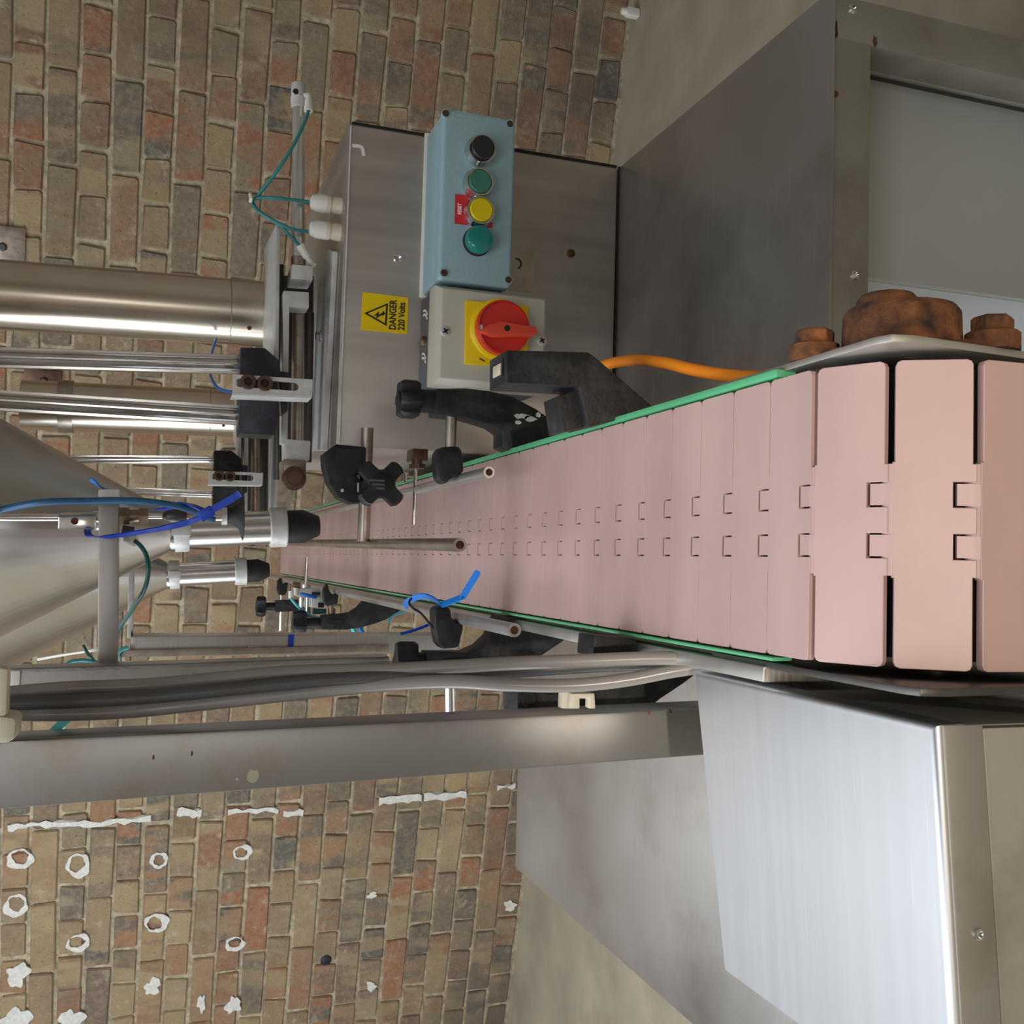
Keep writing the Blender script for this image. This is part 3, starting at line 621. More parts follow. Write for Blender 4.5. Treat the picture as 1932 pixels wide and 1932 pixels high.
MB().hexa([V3((xl+.002, .3725, .06)), V3((xr1-.002, .3725, .06)), V3((xr1-.002, .379, .06)), V3((xl+.002, .379, .06)), V3((xl+.002, .3725, bz(xl)-.0268)), V3((xr1-.002, .3725, bz(xr1)-.0268)), V3((xr1-.002, .379, bz(xr1)-.0268)), V3((xl+.002, .379, bz(xl)-.0268))]).build('front_panel', 'dull_steel', box, .001)
q = at(1846, 1763, .3705); MB().lathe(q+V3((0, .001, 0)), (0, -1, 0), [(.0027, 0), (.0026, .0016), (.0018, .0018), (.0012, .0006)], 14).build('rivet', 'chrome', box)

# ------------------------------------------------------------------ square post and cable clips
PY0 = .665
pts = [(0, 1528), (0, 1398), (1315, 1333), (1315, 1426)]
b4 = px(PY0, [(-60, 1532), (-60, 1402), (1330, 1336), (1330, 1425)])
dn_l = (b4[3]-b4[0])/(b4[3].z-b4[0].z); dn_r = (b4[2]-b4[1])/(b4[2].z-b4[1].z)
def dz_(p, d, z): return p+d*(z-p.z)
post = thing('square_post', 'tall square steel post with brown stains rising behind the steel cover box', 'post', (b4[3].x+.018, PY0+.02, 0))
L0, L1, R0, R1 = dz_(b4[0], dn_l, 0), dz_(b4[0], dn_l, 1.75), dz_(b4[1], dn_r, 0), dz_(b4[1], dn_r, 1.75)
dd = V3((0, .038, 0))
MB().hexa([L0, R0, R0+dd, L0+dd, L1, R1, R1+dd, L1+dd]).build('tube', 'tube_steel', post, .002)
for x, y, w, h in ((478, 1464, 30, 26), (448, 1470, 7, 6)):
    c = at(x, y, PY0-.0004); MB().prism([c+V3((math.cos(a)*size(w, c)/2*random.uniform(.6, 1.1), 0, math.sin(a)*size(h, c)/2*random.uniform(.6, 1.1))) for a in [i*.628 for i in range(10)]], (0, .0006, 0)).build('label_remnant', 'cream', post)
for x, y in ((290, 1429), (362, 1422), (1225, 1345), (1265, 1342)):
    c = at(x, y, PY0-.0003); MB().prism([c+V3((math.cos(a)*size(7, c)*random.uniform(.4, 1.1), 0, math.sin(a)*size(3, c)*random.uniform(.4, 1))) for a in [i*.785 for i in range(8)]], (0, .0005, 0)).build('rust_spot', 'rust', post)
def clip(name, label, pl, Y, depth, m='ivory'):
    q = px(Y, pl); c = sum(q, V3((0, 0, 0)))/len(q); r = thing(name, label, 'clip', c)
    return r
cl = thing('cable_clip', 'empty ivory nylon cable clip on the edge of the square post', 'clip', at(1095, 1335, .67))
MB().prism(px(.660, [(1060, 1337), (1061, 1305), (1064, 1301), (1102, 1301), (1106, 1306), (1106, 1318), (1094, 1318), (1094, 1337)]), (0, .008, 0)).build('saddle', 'ivory', cl, .001)
MB().prism(px(.652, [(1078, 1337), (1080, 1309), (1122, 1308), (1124, 1337), (1111, 1337), (1111, 1318), (1092, 1318), (1091, 1337)]), (0, .007, 0)).build('jaw', 'ivory', cl, .001)
MB().box(at(1100, 1316, .656), at(1108, 1311, .662)).build('latch', 'white', cl, .0005)
cl = thing('cable_clip', 'ivory nylon clip holding the grey cables near the top of the square post', 'clip', at(15, 1380, .67))
MB().prism(px(.640, [(-12, 1258), (15, 1262), (12, 1352), (-14, 1352)]), (0, .014, 0)).build('saddle', 'ivory', cl, .002)
MB().prism(px(.640, [(-14, 1350), (26, 1354), (30, 1362), (28, 1394), (14, 1402), (-14, 1402)]), (0, .03, 0)).build('hinge_block', 'ivory', cl, .003)

# ------------------------------------------------------------------ grey cables
def cable(name, label, cat, pts, r, m, group=None, n=12):
    P = [at(*p) for p in pts]; rad = r if r < .1 else size(r, P[len(P)//2])
    o = MB().tube(P, rad, n).build(name, m, origin=P[0]); return tag(o, label, cat, group)
cable('grey_cable', 'pale grey cable running down beside the upright channel to the conveyor edge', 'cable', [(-40, 1309, .705), (8, 1309, .705), (130, 1299, .70), (280, 1293, .70), (430, 1279, .69), (560, 1268, .68), (700, 1265, .67), (840, 1259, .66), (960, 1252, .65), (1100, 1247, .63), (1250, 1242, .61), (1385, 1246, .59)], .0047, 'greycable')
cable('grey_cable', 'dark grey cable pressed between the two paler cables', 'cable', [(-40, 1328, .688), (10, 1328, .688), (150, 1323, .685), (300, 1314, .682), (450, 1299, .676), (600, 1284, .67), (740, 1276, .665), (900, 1272, .66), (1020, 1264, .66), (1150, 1256, .645), (1300, 1252, .62), (1370, 1252, .60)], .0042, 'darkcable')
cable('grey_cable', 'pale grey cable sagging outermost and nearest the square post', 'cable', [(-40, 1345, .70), (10, 1346, .70), (120, 1347, .70), (240, 1342, .70), (360, 1330, .69), (480, 1317, .68), (600, 1304, .675), (720, 1292, .665), (850, 1286, .65), (960, 1292, .64), (1080, 1293, .63), (1180, 1283, .62), (1270, 1266, .61), (1340, 1256, .60)], .0046, 'greycable')
cable('orange_cable', 'orange cable curving from behind the black bracket to the conveyor end', 'cable', [(1100, 712, .80), (1145, 688, .78), (1195, 680, .74), (1250, 684, .70), (1310, 698, .66), (1370, 708, .625), (1440, 712, .585), (1500, 712, .55)], .0046, 'orange')

# ------------------------------------------------------------------ uprights behind the cables
ch = thing('upright_channel', 'steel channel upright with a rivet standing behind the grey cables', 'post', at(735, 1265, 1.0))
a, b, c, d = px(1.0, [(-50, 1264), (735, 1239), (735, 1300), (-50, 1336)])
MB().prism([a, b, c, d], (0, .004, 0)).prism([a, b, b+V3((-.005, 0, 0)), a+V3((-.005, 0, 0))], (0, .035, 0)).prism([d, c, c+V3((.005, 0, 0)), d+V3((.005, 0, 0))], (0, .035, 0)).build('channel', 'tube_steel', ch, .001)
q = at(358, 1283, .999); MB().lathe(q, (0, -1, 0), [(.0062, 0), (.006, .002), (.004, .004)], 16).build('rivet', 'white', ch)
q = at(28, 1287, .999); MB().box(q-V3((.010, .001, .004)), q+V3((.010, .001, .004))).build('slot', 'white', ch, .001)
tr = thing('cable_trunking', 'grey square steel trunking upright with a blue tape band', 'trunking', at(840, 1217, 1.3))
a, b, c, d = px(1.30, [(247, 1201), (860, 1198), (860, 1232), (247, 1240)])
e, f = at(250, 1186, 1.34), at(860, 1186, 1.34)
dp = V3((0, .06, 0))
MB().hexa([b, c, c+dp, b+dp, a, d, d+dp, a+dp]).build('duct', 'steel', tr, .0015)
MB().box(a+V3((.004, .004, -.0005)), d+V3((-.004, .05, .0012))).build('open_end', 'inside', tr)
a2, b2 = at(216, 1240, 1.29), at(735, 1229, 1.29)
MB().prism([a2, b2, b2+V3((.008, 0, 0)), a2+V3((.008, 0, 0))], (0, .03, 0)).build('cover_edge', 'rodsteel', tr, .001)
t = MB().prism(px(1.2985, [(544, 1197), (555, 1197), (553, 1231), (543, 1231)]), (0, -.0006, 0)); t.build('tape_band', 'blue', tr)
q = at(472, 1228, 1.2985); MB().prism([q+V3(p) for p in ((-.004, 0, .006), (.006, 0, .002), (.004, 0, -.016), (.001, 0, -.003), (-.005, 0, -.002))], (0, -.0005, 0)).build('torn_sticker', 'white', tr)

# ------------------------------------------------------------------ cross bars in front of the hoppers
CBY = 1.028
cb = thing('cross_bar', 'square steel bar crossing level in front of the hopper cones', 'bar', at(225, 1090, CBY))
a, b, c, d = px(CBY, [(186, 936), (224, 936), (222, 1256), (184, 1256)])
MB().hexa([b, c, c+V3((0, .022, 0)), b+V3((0, .022, 0)), a, d, d+V3((0, .022, 0)), a+V3((0, .022, 0))]).build('tube', 'tube_steel', cb, .0012)
a, b, c, d = px(CBY-.003, [(186, 923), (226, 923), (225, 937), (185, 937)])
MB().hexa([b, c, c+V3((0, .028, 0)), b+V3((0, .028, 0)), a, d, d+V3((0, .028, 0)), a+V3((0, .028, 0))]).build('end_plate', 'alu', cb, .001)
a, b, c, d = px(1.352, [(243, 1063), (254, 1063), (251, 1204), (240, 1204)])
tag(MB().hexa([b, c, c+V3((0, .012, 0)), b+V3((0, .012, 0)), a, d, d+V3((0, .012, 0)), a+V3((0, .012, 0))]).build('cross_bar', 'alu', origin=b, bevel=.001), 'thin flat bar reaching from the farther hopper to the trunking', 'bar')

# ------------------------------------------------------------------ filling heads (the farther one repeats the nearer one)
OFF2 = V3((-.060, .575, -.002))
def filler(off, which):
    far_ = which == 'farther'
    def A(x, y, Y): return at(x, y, Y)+off
    # hopper
    hp_ = thing('hopper', {'nearer': 'large steel hopper cone nearest the blue hose', 'farther': 'steel hopper cone half hidden behind the larger one'}[which], 'hopper', A(325, 1001, 1.20), 'steel hoppers above the conveyor')
    n0 = A(322, 1004, 1.20); t0 = V3((n0.x-.006, n0.y, n0.z))
    H = .34; ax = (V3((n0.x-.006+.045*0, n0.y, n0.z+H))-n0).normalized()
    k = .55
    MB().lathe(n0, ax, [(.020, -.002), (.024, .004), (.024+k*(H-.004), H), (.024+k*(H-.004)+.006, H+.004), (.024+k*(H-.004)+.006, H+.05)], 64, caps=False).build('cone', 'hopper', hp_)
    MB().lathe(n0, ax, [(.0185, -.012), (.0215, -.010), (.0225, -.002), (.0205, .003)], 32).build('outlet_ring', 'chrome', hp_)
    # nozzle
    nz = thing('filling_nozzle', {'nearer': 'steel filling nozzle with black tip, the larger of the two above the conveyor', 'farther': 'steel filling nozzle with black tip, the smaller one hanging farther along the conveyor'}[which], 'nozzle', A(602, 992, 1.20), 'filling nozzles')
    top_ = A(326, 1002, 1.20); bot = A(602, 992, 1.20); bot.y = top_.y
    dv = (bot-top_); Ln = dv.length; ax2 = dv.normalized()
    def h(x): return Ln*(x-326)/(602-326)
    s1 = size(1, A(450, 992, 1.2)-off)
    cl_ = MB().lathe(top_, ax2, [(38*s1, h(327)), (39.5*s1, h(330)), (39.5*s1, h(352)), (38*s1, h(355))], 30).build('clamp_ring', 'alu', nz)
    e1, e2 = top_+ax2*h(341)+V3((0, -39*s1, 0)), top_+ax2*h(341)
    MB().box(e2+V3((-.006, -41*s1-.004, -.010)), e2+V3((.006, -36*s1, .010))).build('clamp_lug', 'alu', cl_, .001)
    MB().lathe(top_, ax2, [(32*s1, h(352)), (32*s1, h(510))], 32).build('tube', 'satin', nz)
    MB().lathe(top_, ax2, [(36*s1, h(505)), (38*s1, h(507)), (38*s1, h(536)), (36*s1, h(538)), (30*s1, h(538))], 32).build('collar', 'alu', nz)
    MB().lathe(top_, ax2, [(31.5*s1, h(537)), (32*s1, h(572)), (29*s1, h(578)), (20*s1, h(600)), (18*s1, h(602)), (6*s1, h(602)), (6*s1, h(595))], 32).build('tip', 'rubber', nz)
    # carriage on the cabinet top
    zt = CZ1+.001
    car = thing('filler_carriage', {'nearer': 'slotted bracket, black block and slide rails on top of the steel cabinet', 'farther': 'smaller looking slotted bracket, black block and rails behind the nozzle'}[which], 'carriage', V3((.3, 1.3, zt))+off, 'filler carriages')
    pb_ = [atz(x, y, zt+.006) for x, y in ((628, 474), (613, 468), (585, 512), (580, 560), (576, 850), (608, 850))]
    pb_ = [V3((p.x, max(p.y, 1.2), zt+.006))+off for p in pb_]
    MB().prism(pb_, (0, 0, -.0065)).build('base_plate', 'alu', car, .001)
    def blk(name, pl, Y, dep, m, bv=.0012, **kw): return MB().prism([p+off for p in px(Y, pl)], (0, dep, 0)).build(name, m, car, bv, **kw)
    blk('end_block', [(551, 498), (591, 502), (590, 529), (550, 526)], 1.215, .045, 'alu')
    blk('clevis', [(535, 548), (583, 551), (583, 581), (546, 579), (543, 835), (532, 835)], 1.20, .03, 'alu', ang=20)
    q = atz(606, 634, zt+.006)+off; MB().lathe(q, (0, 0, 1), [(.0075, 0), (.0075, .0012)], 20).lathe(q, (0, 0, 1), [(.0055, .001), (.0055, .0065), (.005, .007)], 6).build('bolt', 'chrome', car)
    MB().cyl(A(563, 583, 1.24), A(560, 872, 1.24), .0075, n=16).build('slide_shaft', 'rodsteel', car)
    MB().cyl(A(583, 590, 1.275), A(578, 872, 1.275), .0065, n=16).build('slide_shaft', 'dark_steel', car)
    MB().cyl(A(527, 500, 1.30), A(524, 905, 1.30), .0055, n=14).build('slide_shaft', 'dark_steel', car)
    blk('rail_backing', [(522, 520), (592, 520), (588, 850), (522, 850)], 1.34, .004, 'dark_steel', .0005)
    blk('end_block', [(540, 828), (586, 832), (584, 868), (541, 870)], 1.195, .05, 'alu')
    blk('cap_holder', [(535, 866), (578, 868), (577, 905), (536, 905)], 1.19, .05, 'rodsteel')
    MB().lathe(A(554, 903, 1.19), (0, -1, 0), [(.0136, 0), (.0138, .006), (.0125, .009), (.0085, .0095), (.008, .0085)], 28).build('end_cap', 'bronze', car)
    # upper plate that carries the dosing cylinder
    zu = at(522, 560, 1.2).z
    up_ = [atz(x, y, zu) for x, y in ((522, 421), (498, 470), (496, 655), (519, 690))]
    MB().prism([p+off for p in up_], (0, 0, -.004)).build('upper_plate', 'alu', car, .0006)
    # black block and slotted bracket
    MB().prism([p+off for p in px(1.165, [(453, 655), (500, 656), (528, 680), (530, 712), (524, 715), (524, 800), (518, 821), (452, 818), (450, 800), (452, 740)])], (0, .045, 0)).build('valve_block', 'navy' if not far_ else 'black', car, .003)
    blk('block_pad', [(528, 700), (545, 702), (543, 775), (533, 780)], 1.18, .03, 'navy')
    outer = [(440, 706), (590, 716), (589, 748), (439, 743)]
    sl_ = []
    for i in range(9): a = math.pi/2+math.pi*i/8; sl_.append((452+8*math.cos(a), 722+8*math.sin(a)))
    for i in range(9): a = -math.pi/2+math.pi*i/8; sl_.append((556+8*math.cos(a), 729.5+8*math.sin(a)))
    br_ = MB().prism([p+off for p in px(1.13, outer)], (0, .005, 0), holes=[[p+off for p in px(1.13, sl_)]]).build('slotted_bracket', 'alu', car)
    MB().prism([p+off for p in px(1.131, [(439, 741), (589, 747), (588, 751), (438, 745)])], (0, .035, 0)).build('bracket_flange', 'alu', br_)
    for x, y in ((468, 721), (499, 724)):
        q = A(x, y, 1.132); MB().lathe(q, (0, -1, 0), [(.0085, -.004), (.0085, .004), (.0075, .006), (.0045, .006), (.0035, .003)], 22).build('socket_screw', 'bronze', br_)
        MB().lathe(q, (0, -1, 0), [(.0034, .0035), (.0030, .0040)], 6).build('hex_socket', 'ink', br_)
    # ribbed guide rods
    rod_r = .0068 if far_ else .0116
    for (x0, y0), (x1, y1) in (((-60, 673), (452, 688)), ((-60, 752), (452, 784))):
        p0, p1 = A(x0, y0, 1.215), A(x1, y1, 1.215)
        prof = []
        for i in range(40):
            a = 2*math.pi*(i-(.3 if i % 4 == 2 else -.3 if i % 4 == 3 else 0))/40; r_ = rod_r*(.80 if i % 4 in (2, 3) else 1); prof.append((r_*math.cos(a), r_*math.sin(a)))
        MB().sweep([p0, p1], prof).build('ribbed_rod', 'chrome', car)
    # dosing cylinder
    dc = thing('dosing_cylinder', {'nearer': 'wide upright steel cylinder standing on the plate above the cabinet', 'farther': 'narrower looking upright steel cylinder partly behind the ribbed rods'}[which], 'cylinder', A(498, 593, 1.40), 'dosing cylinders')
    p0, p1 = A(497, 593, 1.402), A(-70, 551, 1.402)
    MB().cyl(p0, p1, .0435, n=48).build('barrel', 'pipe', dc)
    if far_:
        q = p0+(p1-p0)*.80; dr = (p1-p0).normalized()
        MB().cyl(q-dr*.012, q+dr*.012, .047, n=32).build('band', 'rodsteel', dc)
        MB().lathe(q+V3((0, -.046, 0)), (0, -1, 0), [(.007, 0), (.007, .006)], 6).build('band_bolt', 'dark_steel', dc)
    MB().lathe(p0+(p1-p0)*.12, (p1-p0), [(.0437, 0), (.0441, .0006), (.0437, .0012)], 40, caps=False).build('weld_ring', 'rodsteel', dc)
    q = p0+V3((-.028, -.034, .02)); MB().lathe(q, (-.6, -.8, 0), [(.003, 0), (.002, .0012)], 10).build('rust_spot', 'rust', dc)
filler(V3((0, 0, 0)), 'nearer')
filler(OFF2, 'farther')

# black cone and fittings of the cut-off cylinder
cu = thing('cutoff_cylinder', 'small upright air cylinder with fittings and a flared black cone', 'air cylinder', at(454, 977, 1.065))
def ax_(x, dy=0): return at(x, 976+dy, 1.065)
MB().cyl(ax_(-60), ax_(112), .0042, n=14).build('rod', 'chrome', cu)
blk_ = px(1.054, [(110, 965), (182, 966), (182, 1000), (109, 999)])
hb_ = MB().prism(blk_, (0, .022, 0)).build('head_block', 'chrome', cu, .0015)
q = at(141, 983, 1.0535); MB().lathe(q, (0, -1, 0), [(.0036, -.001), (.0034, .0006), (.0015, .0004)], 14).build('bore', 'rust', hb_)
MB().cyl(at(176, 984, 1.065), at(190, 984, 1.065), .0100, n=20).build('collar', 'chrome', cu)
dvec = (ax_(330)-ax_(225)).normalized()
def seg(x0, x1, r, m, nm, n=14, dy=-2): MB().cyl(ax_(x0, dy), ax_(x1, dy), r, n=n).build(nm, m, cu)
seg(225, 244, .0095, 'brass', 'hex_nut', 6); seg(244, 262, .0065, 'brass', 'fitting'); seg(262, 280, .0085, 'brass', 'hex_nut', 6); seg(280, 306, .0030, 'chrome', 'stem')
MB().lathe(ax_(308, -2), dvec, [(.003, 0), (.0065, .004), (.0075, .012), (.0055, .020), (.003, .024)], 18).build('ball_joint', 'dark_steel', cu)
seg(348, 395, .0042, 'rodsteel', 'stem'); seg(395, 419, .0055, 'chrome', 'sleeve'); seg(418, 428, .0090, 'alu', 'washer')
MB().lathe(ax_(427, -4), dvec, [(.0075, 0), (.0085, .005), (.0135, .0115), (.0262, .0158), (.0250, .0162), (.006, .013)], 32).build('flared_cone', 'rubber', cu)
MB().cyl(at(230, 1002, 1.057), at(252, 1006, 1.057), .0060, n=12).build('side_port', 'dark_steel', cu)
MB().cyl(at(240, 1014, 1.05), at(256, 1021, 1.045), .0055, n=14).build('push_fitting', 'white', cu)

# ------------------------------------------------------------------ air hoses, ties and tubes round the hoppers
cable('blue_hose', 'thick blue hose arching in front of the hopper to the blue tie', 'hose', [(-50, 972, 1.00), (0, 962, 1.02), (78, 948, 1.00), (168, 945, 1.005), (259, 945, 1.0100), (320, 952, 1.0150), (360, 962, 1.0250), (384, 972, 1.0400), (402, 980, 1.0570)], 6.6, 'bluehose')
zt_ = thing('cable_tie', 'long blue cable tie looped round the level bar and the blue hose', 'cable tie', at(390, 970, 1.0050))
P = [at(*p) for p in [(340, 948, 1.0300), (362, 953, 1.0100), (388, 966, 1.0000), (386, 972, 1.0000), (362, 983, 1.0050), (311, 996, 1.0070), (250, 1006, 1.0110), (210, 1012, 1.0150), (185, 1013, 1.0170), (168, 1010, 1.0230), (165, 1001, 1.0300), (168, 999, 1.0450)]]
MB().strip(P, (.0, -.15, 1), .0062, .0013, 6).build('band', 'blue', zt_)
c = at(389, 969, 1.0000); MB().obox = None
d1 = (at(455, 931, 0.9950)-at(391, 966, 0.9980)).normalized(); w1 = V3((0, 1, 0)).cross(d1).normalized()
MB().hexa([c+d1*a*.0068+w1*b*.0052+V3((0, e*.0035, 0)) for e in (-1, 1) for a, b in ((-1, -1), (1, -1), (1, 1), (-1, 1))]).build('head', 'blue', zt_, .001)
MB().strip([at(391, 967, 0.9980), at(425, 948, 0.9950), at(447, 935, 0.9930), at(453, 931, 0.9920)], w1, .0066, .0013, 4).build('tail', 'blue', zt_)
tt = MB().strip([at(200, 924, 1.0400), at(186, 916, 1.0350), at(171, 904, 1.0330)], (.6, 0, 1), .005, .0012, 4).build('cable_tie', 'brightblue', origin=at(198, 922, 1.0350)); tag(tt, 'short bright blue tie tail sticking up from the bar end', 'cable tie')
tt = MB().strip([at(282, 960, 1.0500), at(300, 961, 1.0470), at(328, 958, 1.0450), at(345, 955, 1.0350)], (0, -.2, 1), .005, .0012, 4).build('cable_tie', 'blue', origin=at(300, 960, 1.0450)); tag(tt, 'blue tie band wrapped behind the blue hose under the bar', 'cable tie')
cable('air_tube', 'dark green air tube curving from the cylinder fitting down to the trunking', 'tube', [(254, 1020, 1.0450), (266, 1031, 1.0350), (276, 1048, 1.0300), (280, 1076, 1.0250), (273, 1110, 1.0350), (252, 1146, 1.0650), (229, 1180, 1.15), (213, 1212, 1.19), (206, 1240, 1.22), (207, 1262, 1.24)], 4.2, 'darkteal')
cable('air_tube', 'teal air tube arching over the top of the channel upright', 'tube', [(118, 1262, 1.2), (130, 1250, 1.2), (150, 1246, 1.2), (176, 1248, 1.2), (200, 1257, 1.22), (225, 1264, 1.25)], 3.6, 'teal')
cable('air_tube', 'short cut end of dark green air tube beside the white tie', 'tube', [(156, 1217, 1.2), (165, 1232, 1.2), (180, 1250, 1.21)], 3.2, 'darkteal')
wt = MB().strip([at(70, 1244, 1.3), at(120, 1235, 1.3), (at(180, 1226, 1.3)), at(228, 1216, 1.31)], (0, -.2, 1), .0042, .0014, 4).build('cable_tie', 'white', origin=at(180, 1226, 1.3)); tag(wt, 'thin white cable tie tail in front of the brick wall', 'cable tie')
cable('air_tube', 'aqua air tube end poking from the open trunking', 'tube', [(240, 1222, 1.29), (228, 1226, 1.285), (222, 1234, 1.285), (224, 1243, 1.29)], 4.0, 'aqua')
at_ = MB().strip([at(138, 1346, .708), at(112, 1369, .708), at(84, 1396, .708)], (1, 0, .8), .0052, .0015, 4).build('air_tube', 'aqua', origin=at(112, 1369, .708)); tag(at_, 'flat aqua tube seen between the cables and the square post', 'tube')
cable('air_tube', 'thin blue air tube behind the ribbed rods', 'tube', [(408, 640, 1.37), (399, 668, 1.33), (396, 700, 1.29), (403, 722, 1.26), (418, 735, 1.24), (450, 742, 1.205)], 2.8, 'brightblue')

# ------------------------------------------------------------------ horizontal air cylinder with teal tubes, cable glands
pc = thing('air_cylinder', 'slim chrome air cylinder pointing out level above the steel cabinet', 'air cylinder', at(563, 330, 1.235))
c0_, c1_ = at(563, 200, 1.235), at(563, 502, 1.235)
MB().cyl(c0_, c1_, .0074, n=24).build('barrel', 'tubebright', pc)
MB().lathe(c0_+V3((-.002, 0, 0)), (at(563, 152, 1.235)-c0_), [(.0090, 0), (.0092, .012), (.0072, .0135), (.0085, .015), (.0085, .022), (.0076, .029), (.004, .031)], 24).build('end_cap', 'alu', pc)
q = at(558, 172, 1.227); MB().lathe(q, (0, -1, .1), [(.0035, -.001), (.0032, .0006), (.0012, .0003)], 12).build('pivot_hole', 'ink', pc)
MB().cyl(c1_, at(563, 486, 1.235), .0088, n=20).build('end_cap', 'rodsteel', pc)
def fitting(a, b, c, nm='elbow_fitting'):
    mb = MB().tube([a, lerp(a, b, .5), b, c], .0034, 10, 4); mb.cyl(lerp(b, c, .3), c, .0048, n=12); mb.cyl(lerp(b, c, .85), lerp(b, c, 1.15), .0055, n=12); mb.build(nm, 'white', pc)
fitting(at(572, 180, 1.232), at(583, 182, 1.226), at(582, 206, 1.222))
fitting(at(592, 499, 1.232), at(585, 494, 1.226), at(568, 466, 1.222))
cable('air_tube', 'teal air tube from the outer cylinder end down to the white knot', 'tube', [(583, 205, 1.222), (574, 232, 1.215), (553, 275, 1.21), (526, 318, 1.21), (500, 352, 1.22), (481, 376, 1.23)], 3.4, 'teal')
cable('air_tube', 'teal air tube from the upper cable gland to the white knot', 'tube', [(582, 381, 1.222), (560, 378, 1.218), (525, 374, 1.216), (495, 373, 1.222), (474, 376, 1.23)], 3.4, 'teal')
cable('air_tube', 'teal air tube bending round the knot to the lower cable gland', 'tube', [(474, 374, 1.232), (476, 384, 1.23), (487, 398, 1.222), (510, 413, 1.216), (540, 428, 1.215), (560, 434, 1.218), (582, 437, 1.222)], 3.4, 'teal')
cable('air_tube', 'teal air tube from the knot to the inner cylinder fitting', 'tube', [(476, 378, 1.238), (484, 394, 1.238), (505, 410, 1.236), (533, 430, 1.232), (550, 448, 1.228), (569, 468, 1.222)], 3.0, 'teal')
k_ = MB().tube([at(472, 366, 1.226), at(474, 374, 1.222), at(473, 380, 1.228)], .0022, 8, 5).build('cable_tie', 'white', origin=at(474, 372, 1.226)); tag(k_, 'white tie knot holding the teal air tubes together', 'cable tie')
for y, lb in ((388, 'ivory cable gland on the cabinet top, the one nearer the cylinder end cap'), (438, 'ivory cable gland on the cabinet top, the one nearer the slide rails')):
    p0 = at(637, y, 1.213); g = thing('cable_gland', lb, 'cable gland', V3((p0.x, 1.213, CZ1)), 'cable glands on the cabinet')
    b0 = V3((p0.x, 1.213, CZ1)); s1 = size(1, p0)
    MB().lathe(b0, (0, 0, 1), [(16.5*s1, 0), (16.5*s1, 14*s1)], 10).lathe(b0, (0, 0, 1), [(15*s1, 14*s1), (15*s1, 21*s1)], 24).build('body', 'ivory', g)
    MB().lathe(b0, (0, 0, 1), [(17*s1, 21*s1), (17*s1, 28*s1)], 24).build('ring', 'ivory', g)
    MB().lathe(b0, (0, 0, 1), [(17*s1, 28*s1), (16.5*s1, 46*s1), (13*s1, 55*s1), (7*s1, 58*s1), (5*s1, 58*s1)], 24).build('dome_nut', 'white', g)

# ------------------------------------------------------------------ guide rails and their brackets
def rail(label, p0, p1, r, m='railsteel'):
    o = thing('guide_rail', label, 'rail', lerp(p0, p1, .5), None)
    d = (V3(p1)-V3(p0)).normalized(); MB().pipe(p0, p1, r, r*.62, 20).build('tube', m, o)
    MB().cyl(V3(p0)+d*(.0008 if m == 'rodsteel' else .004), V3(p0)+d*.006, r*.62, n=16).build('end_plug', 'rust', o); return o
RZ = 1.0
p0 = atz(923, 891, RZ); rail('round steel guide rail along the belt edge on the cabinet side', p0, V3((p0.x+.002, 2.55, RZ)), .0052)
RRX = p0.x
p0 = atz(971, 1189, RZ); rail('round steel guide rail along the belt edge on the post side', p0, V3((p0.x+.002, 2.72, RZ)), .0056)
RLX = p0.x; RLY = p0.y
p0 = atz(868, 1028, 1.05); o = rail('rusty steel rail dividing the belt lengthwise down its middle', p0, V3((p0.x+.022, 2.72, 1.05)), .0054, 'rodsteel'); MXR = p0.x
def arm(name, label, Y, dep, pl, m='black_dusty', base=None, bv=.0018):
    q = px(Y, pl); b = min(q, key=lambda p: p.z); o = thing(name, label, 'bracket', V3((b.x, Y, b.z)), 'black guide rail brackets')
    MB().prism(q, (0, dep, 0)).build('arm', m, o, bv, ang=50); return o
def star(o, c, axis, r, dep, lobes, m='black', name='knob', a0=0.0, dip=.28, hub=True):
    u, w = ortho(axis); a_ = V3(axis).normalized(); out = []
    for i in range(lobes*10):
        t = 2*math.pi*i/(lobes*10)+a0; k = min(1, max(0, (math.cos(lobes*(t-a0))+.75)/1.35)); k = k*k*(3-2*k); q = r*(1-dip*(1-k)); out.append((q*math.cos(t), q*math.sin(t)))
    k = MB(); rings = [(.90, 0), (1, .18), (1, .8), (.9, 1.0)]
    v = []; f = []; n = len(out)
    for s_, h in rings: v += [V3(c)+(u*x+w*y)*s_+a_*dep*h for x, y in out]
    for j in range(3): f += [(j*n+i, j*n+(i+1) % n, j*n+n+(i+1) % n, j*n+n+i) for i in range(n)]
    f += [tuple(range(n-1, -1, -1)), tuple(3*n+i for i in range(n))]
    k.add(v, f); kk = k.build(name, m, o, ang=40)
    if hub: MB().lathe(V3(c)+a_*dep, a_, [(r*.40, -.001), (r*.40, .0012), (r*.36, .0016)], 24).build('hub_cap', m, kk)
    return kk
# big bracket with no rail, cabinet side
A_ = arm('guide_bracket', 'big angular black bracket with an open slot and no rail', .70, .042, [(956, 660), (1110, 664), (1121, 671), (1232, 766), (1190, 786), (1110, 806), (1094, 734), (1088, 729), (956, 722)])
MB().prism(px(.709, [(1062, 815), (1110, 804), (1094, 734), (1052, 748)]), (0, .030, 0)).build('rib', 'black_dusty', A_, .001)
q = at(938, 699, .722); zt2 = at(956, 690, .70).z
MB().box((q.x-.0065, .707, zt2-.001), (q.x+.0065, .735, zt2+.0009)).build('slot', 'inside', A_)
MB().box((q.x-.005, .710, zt2), (q.x+.0035, .728, zt2+.0016)).build('slot_insert', 'cream', A_, .0005)
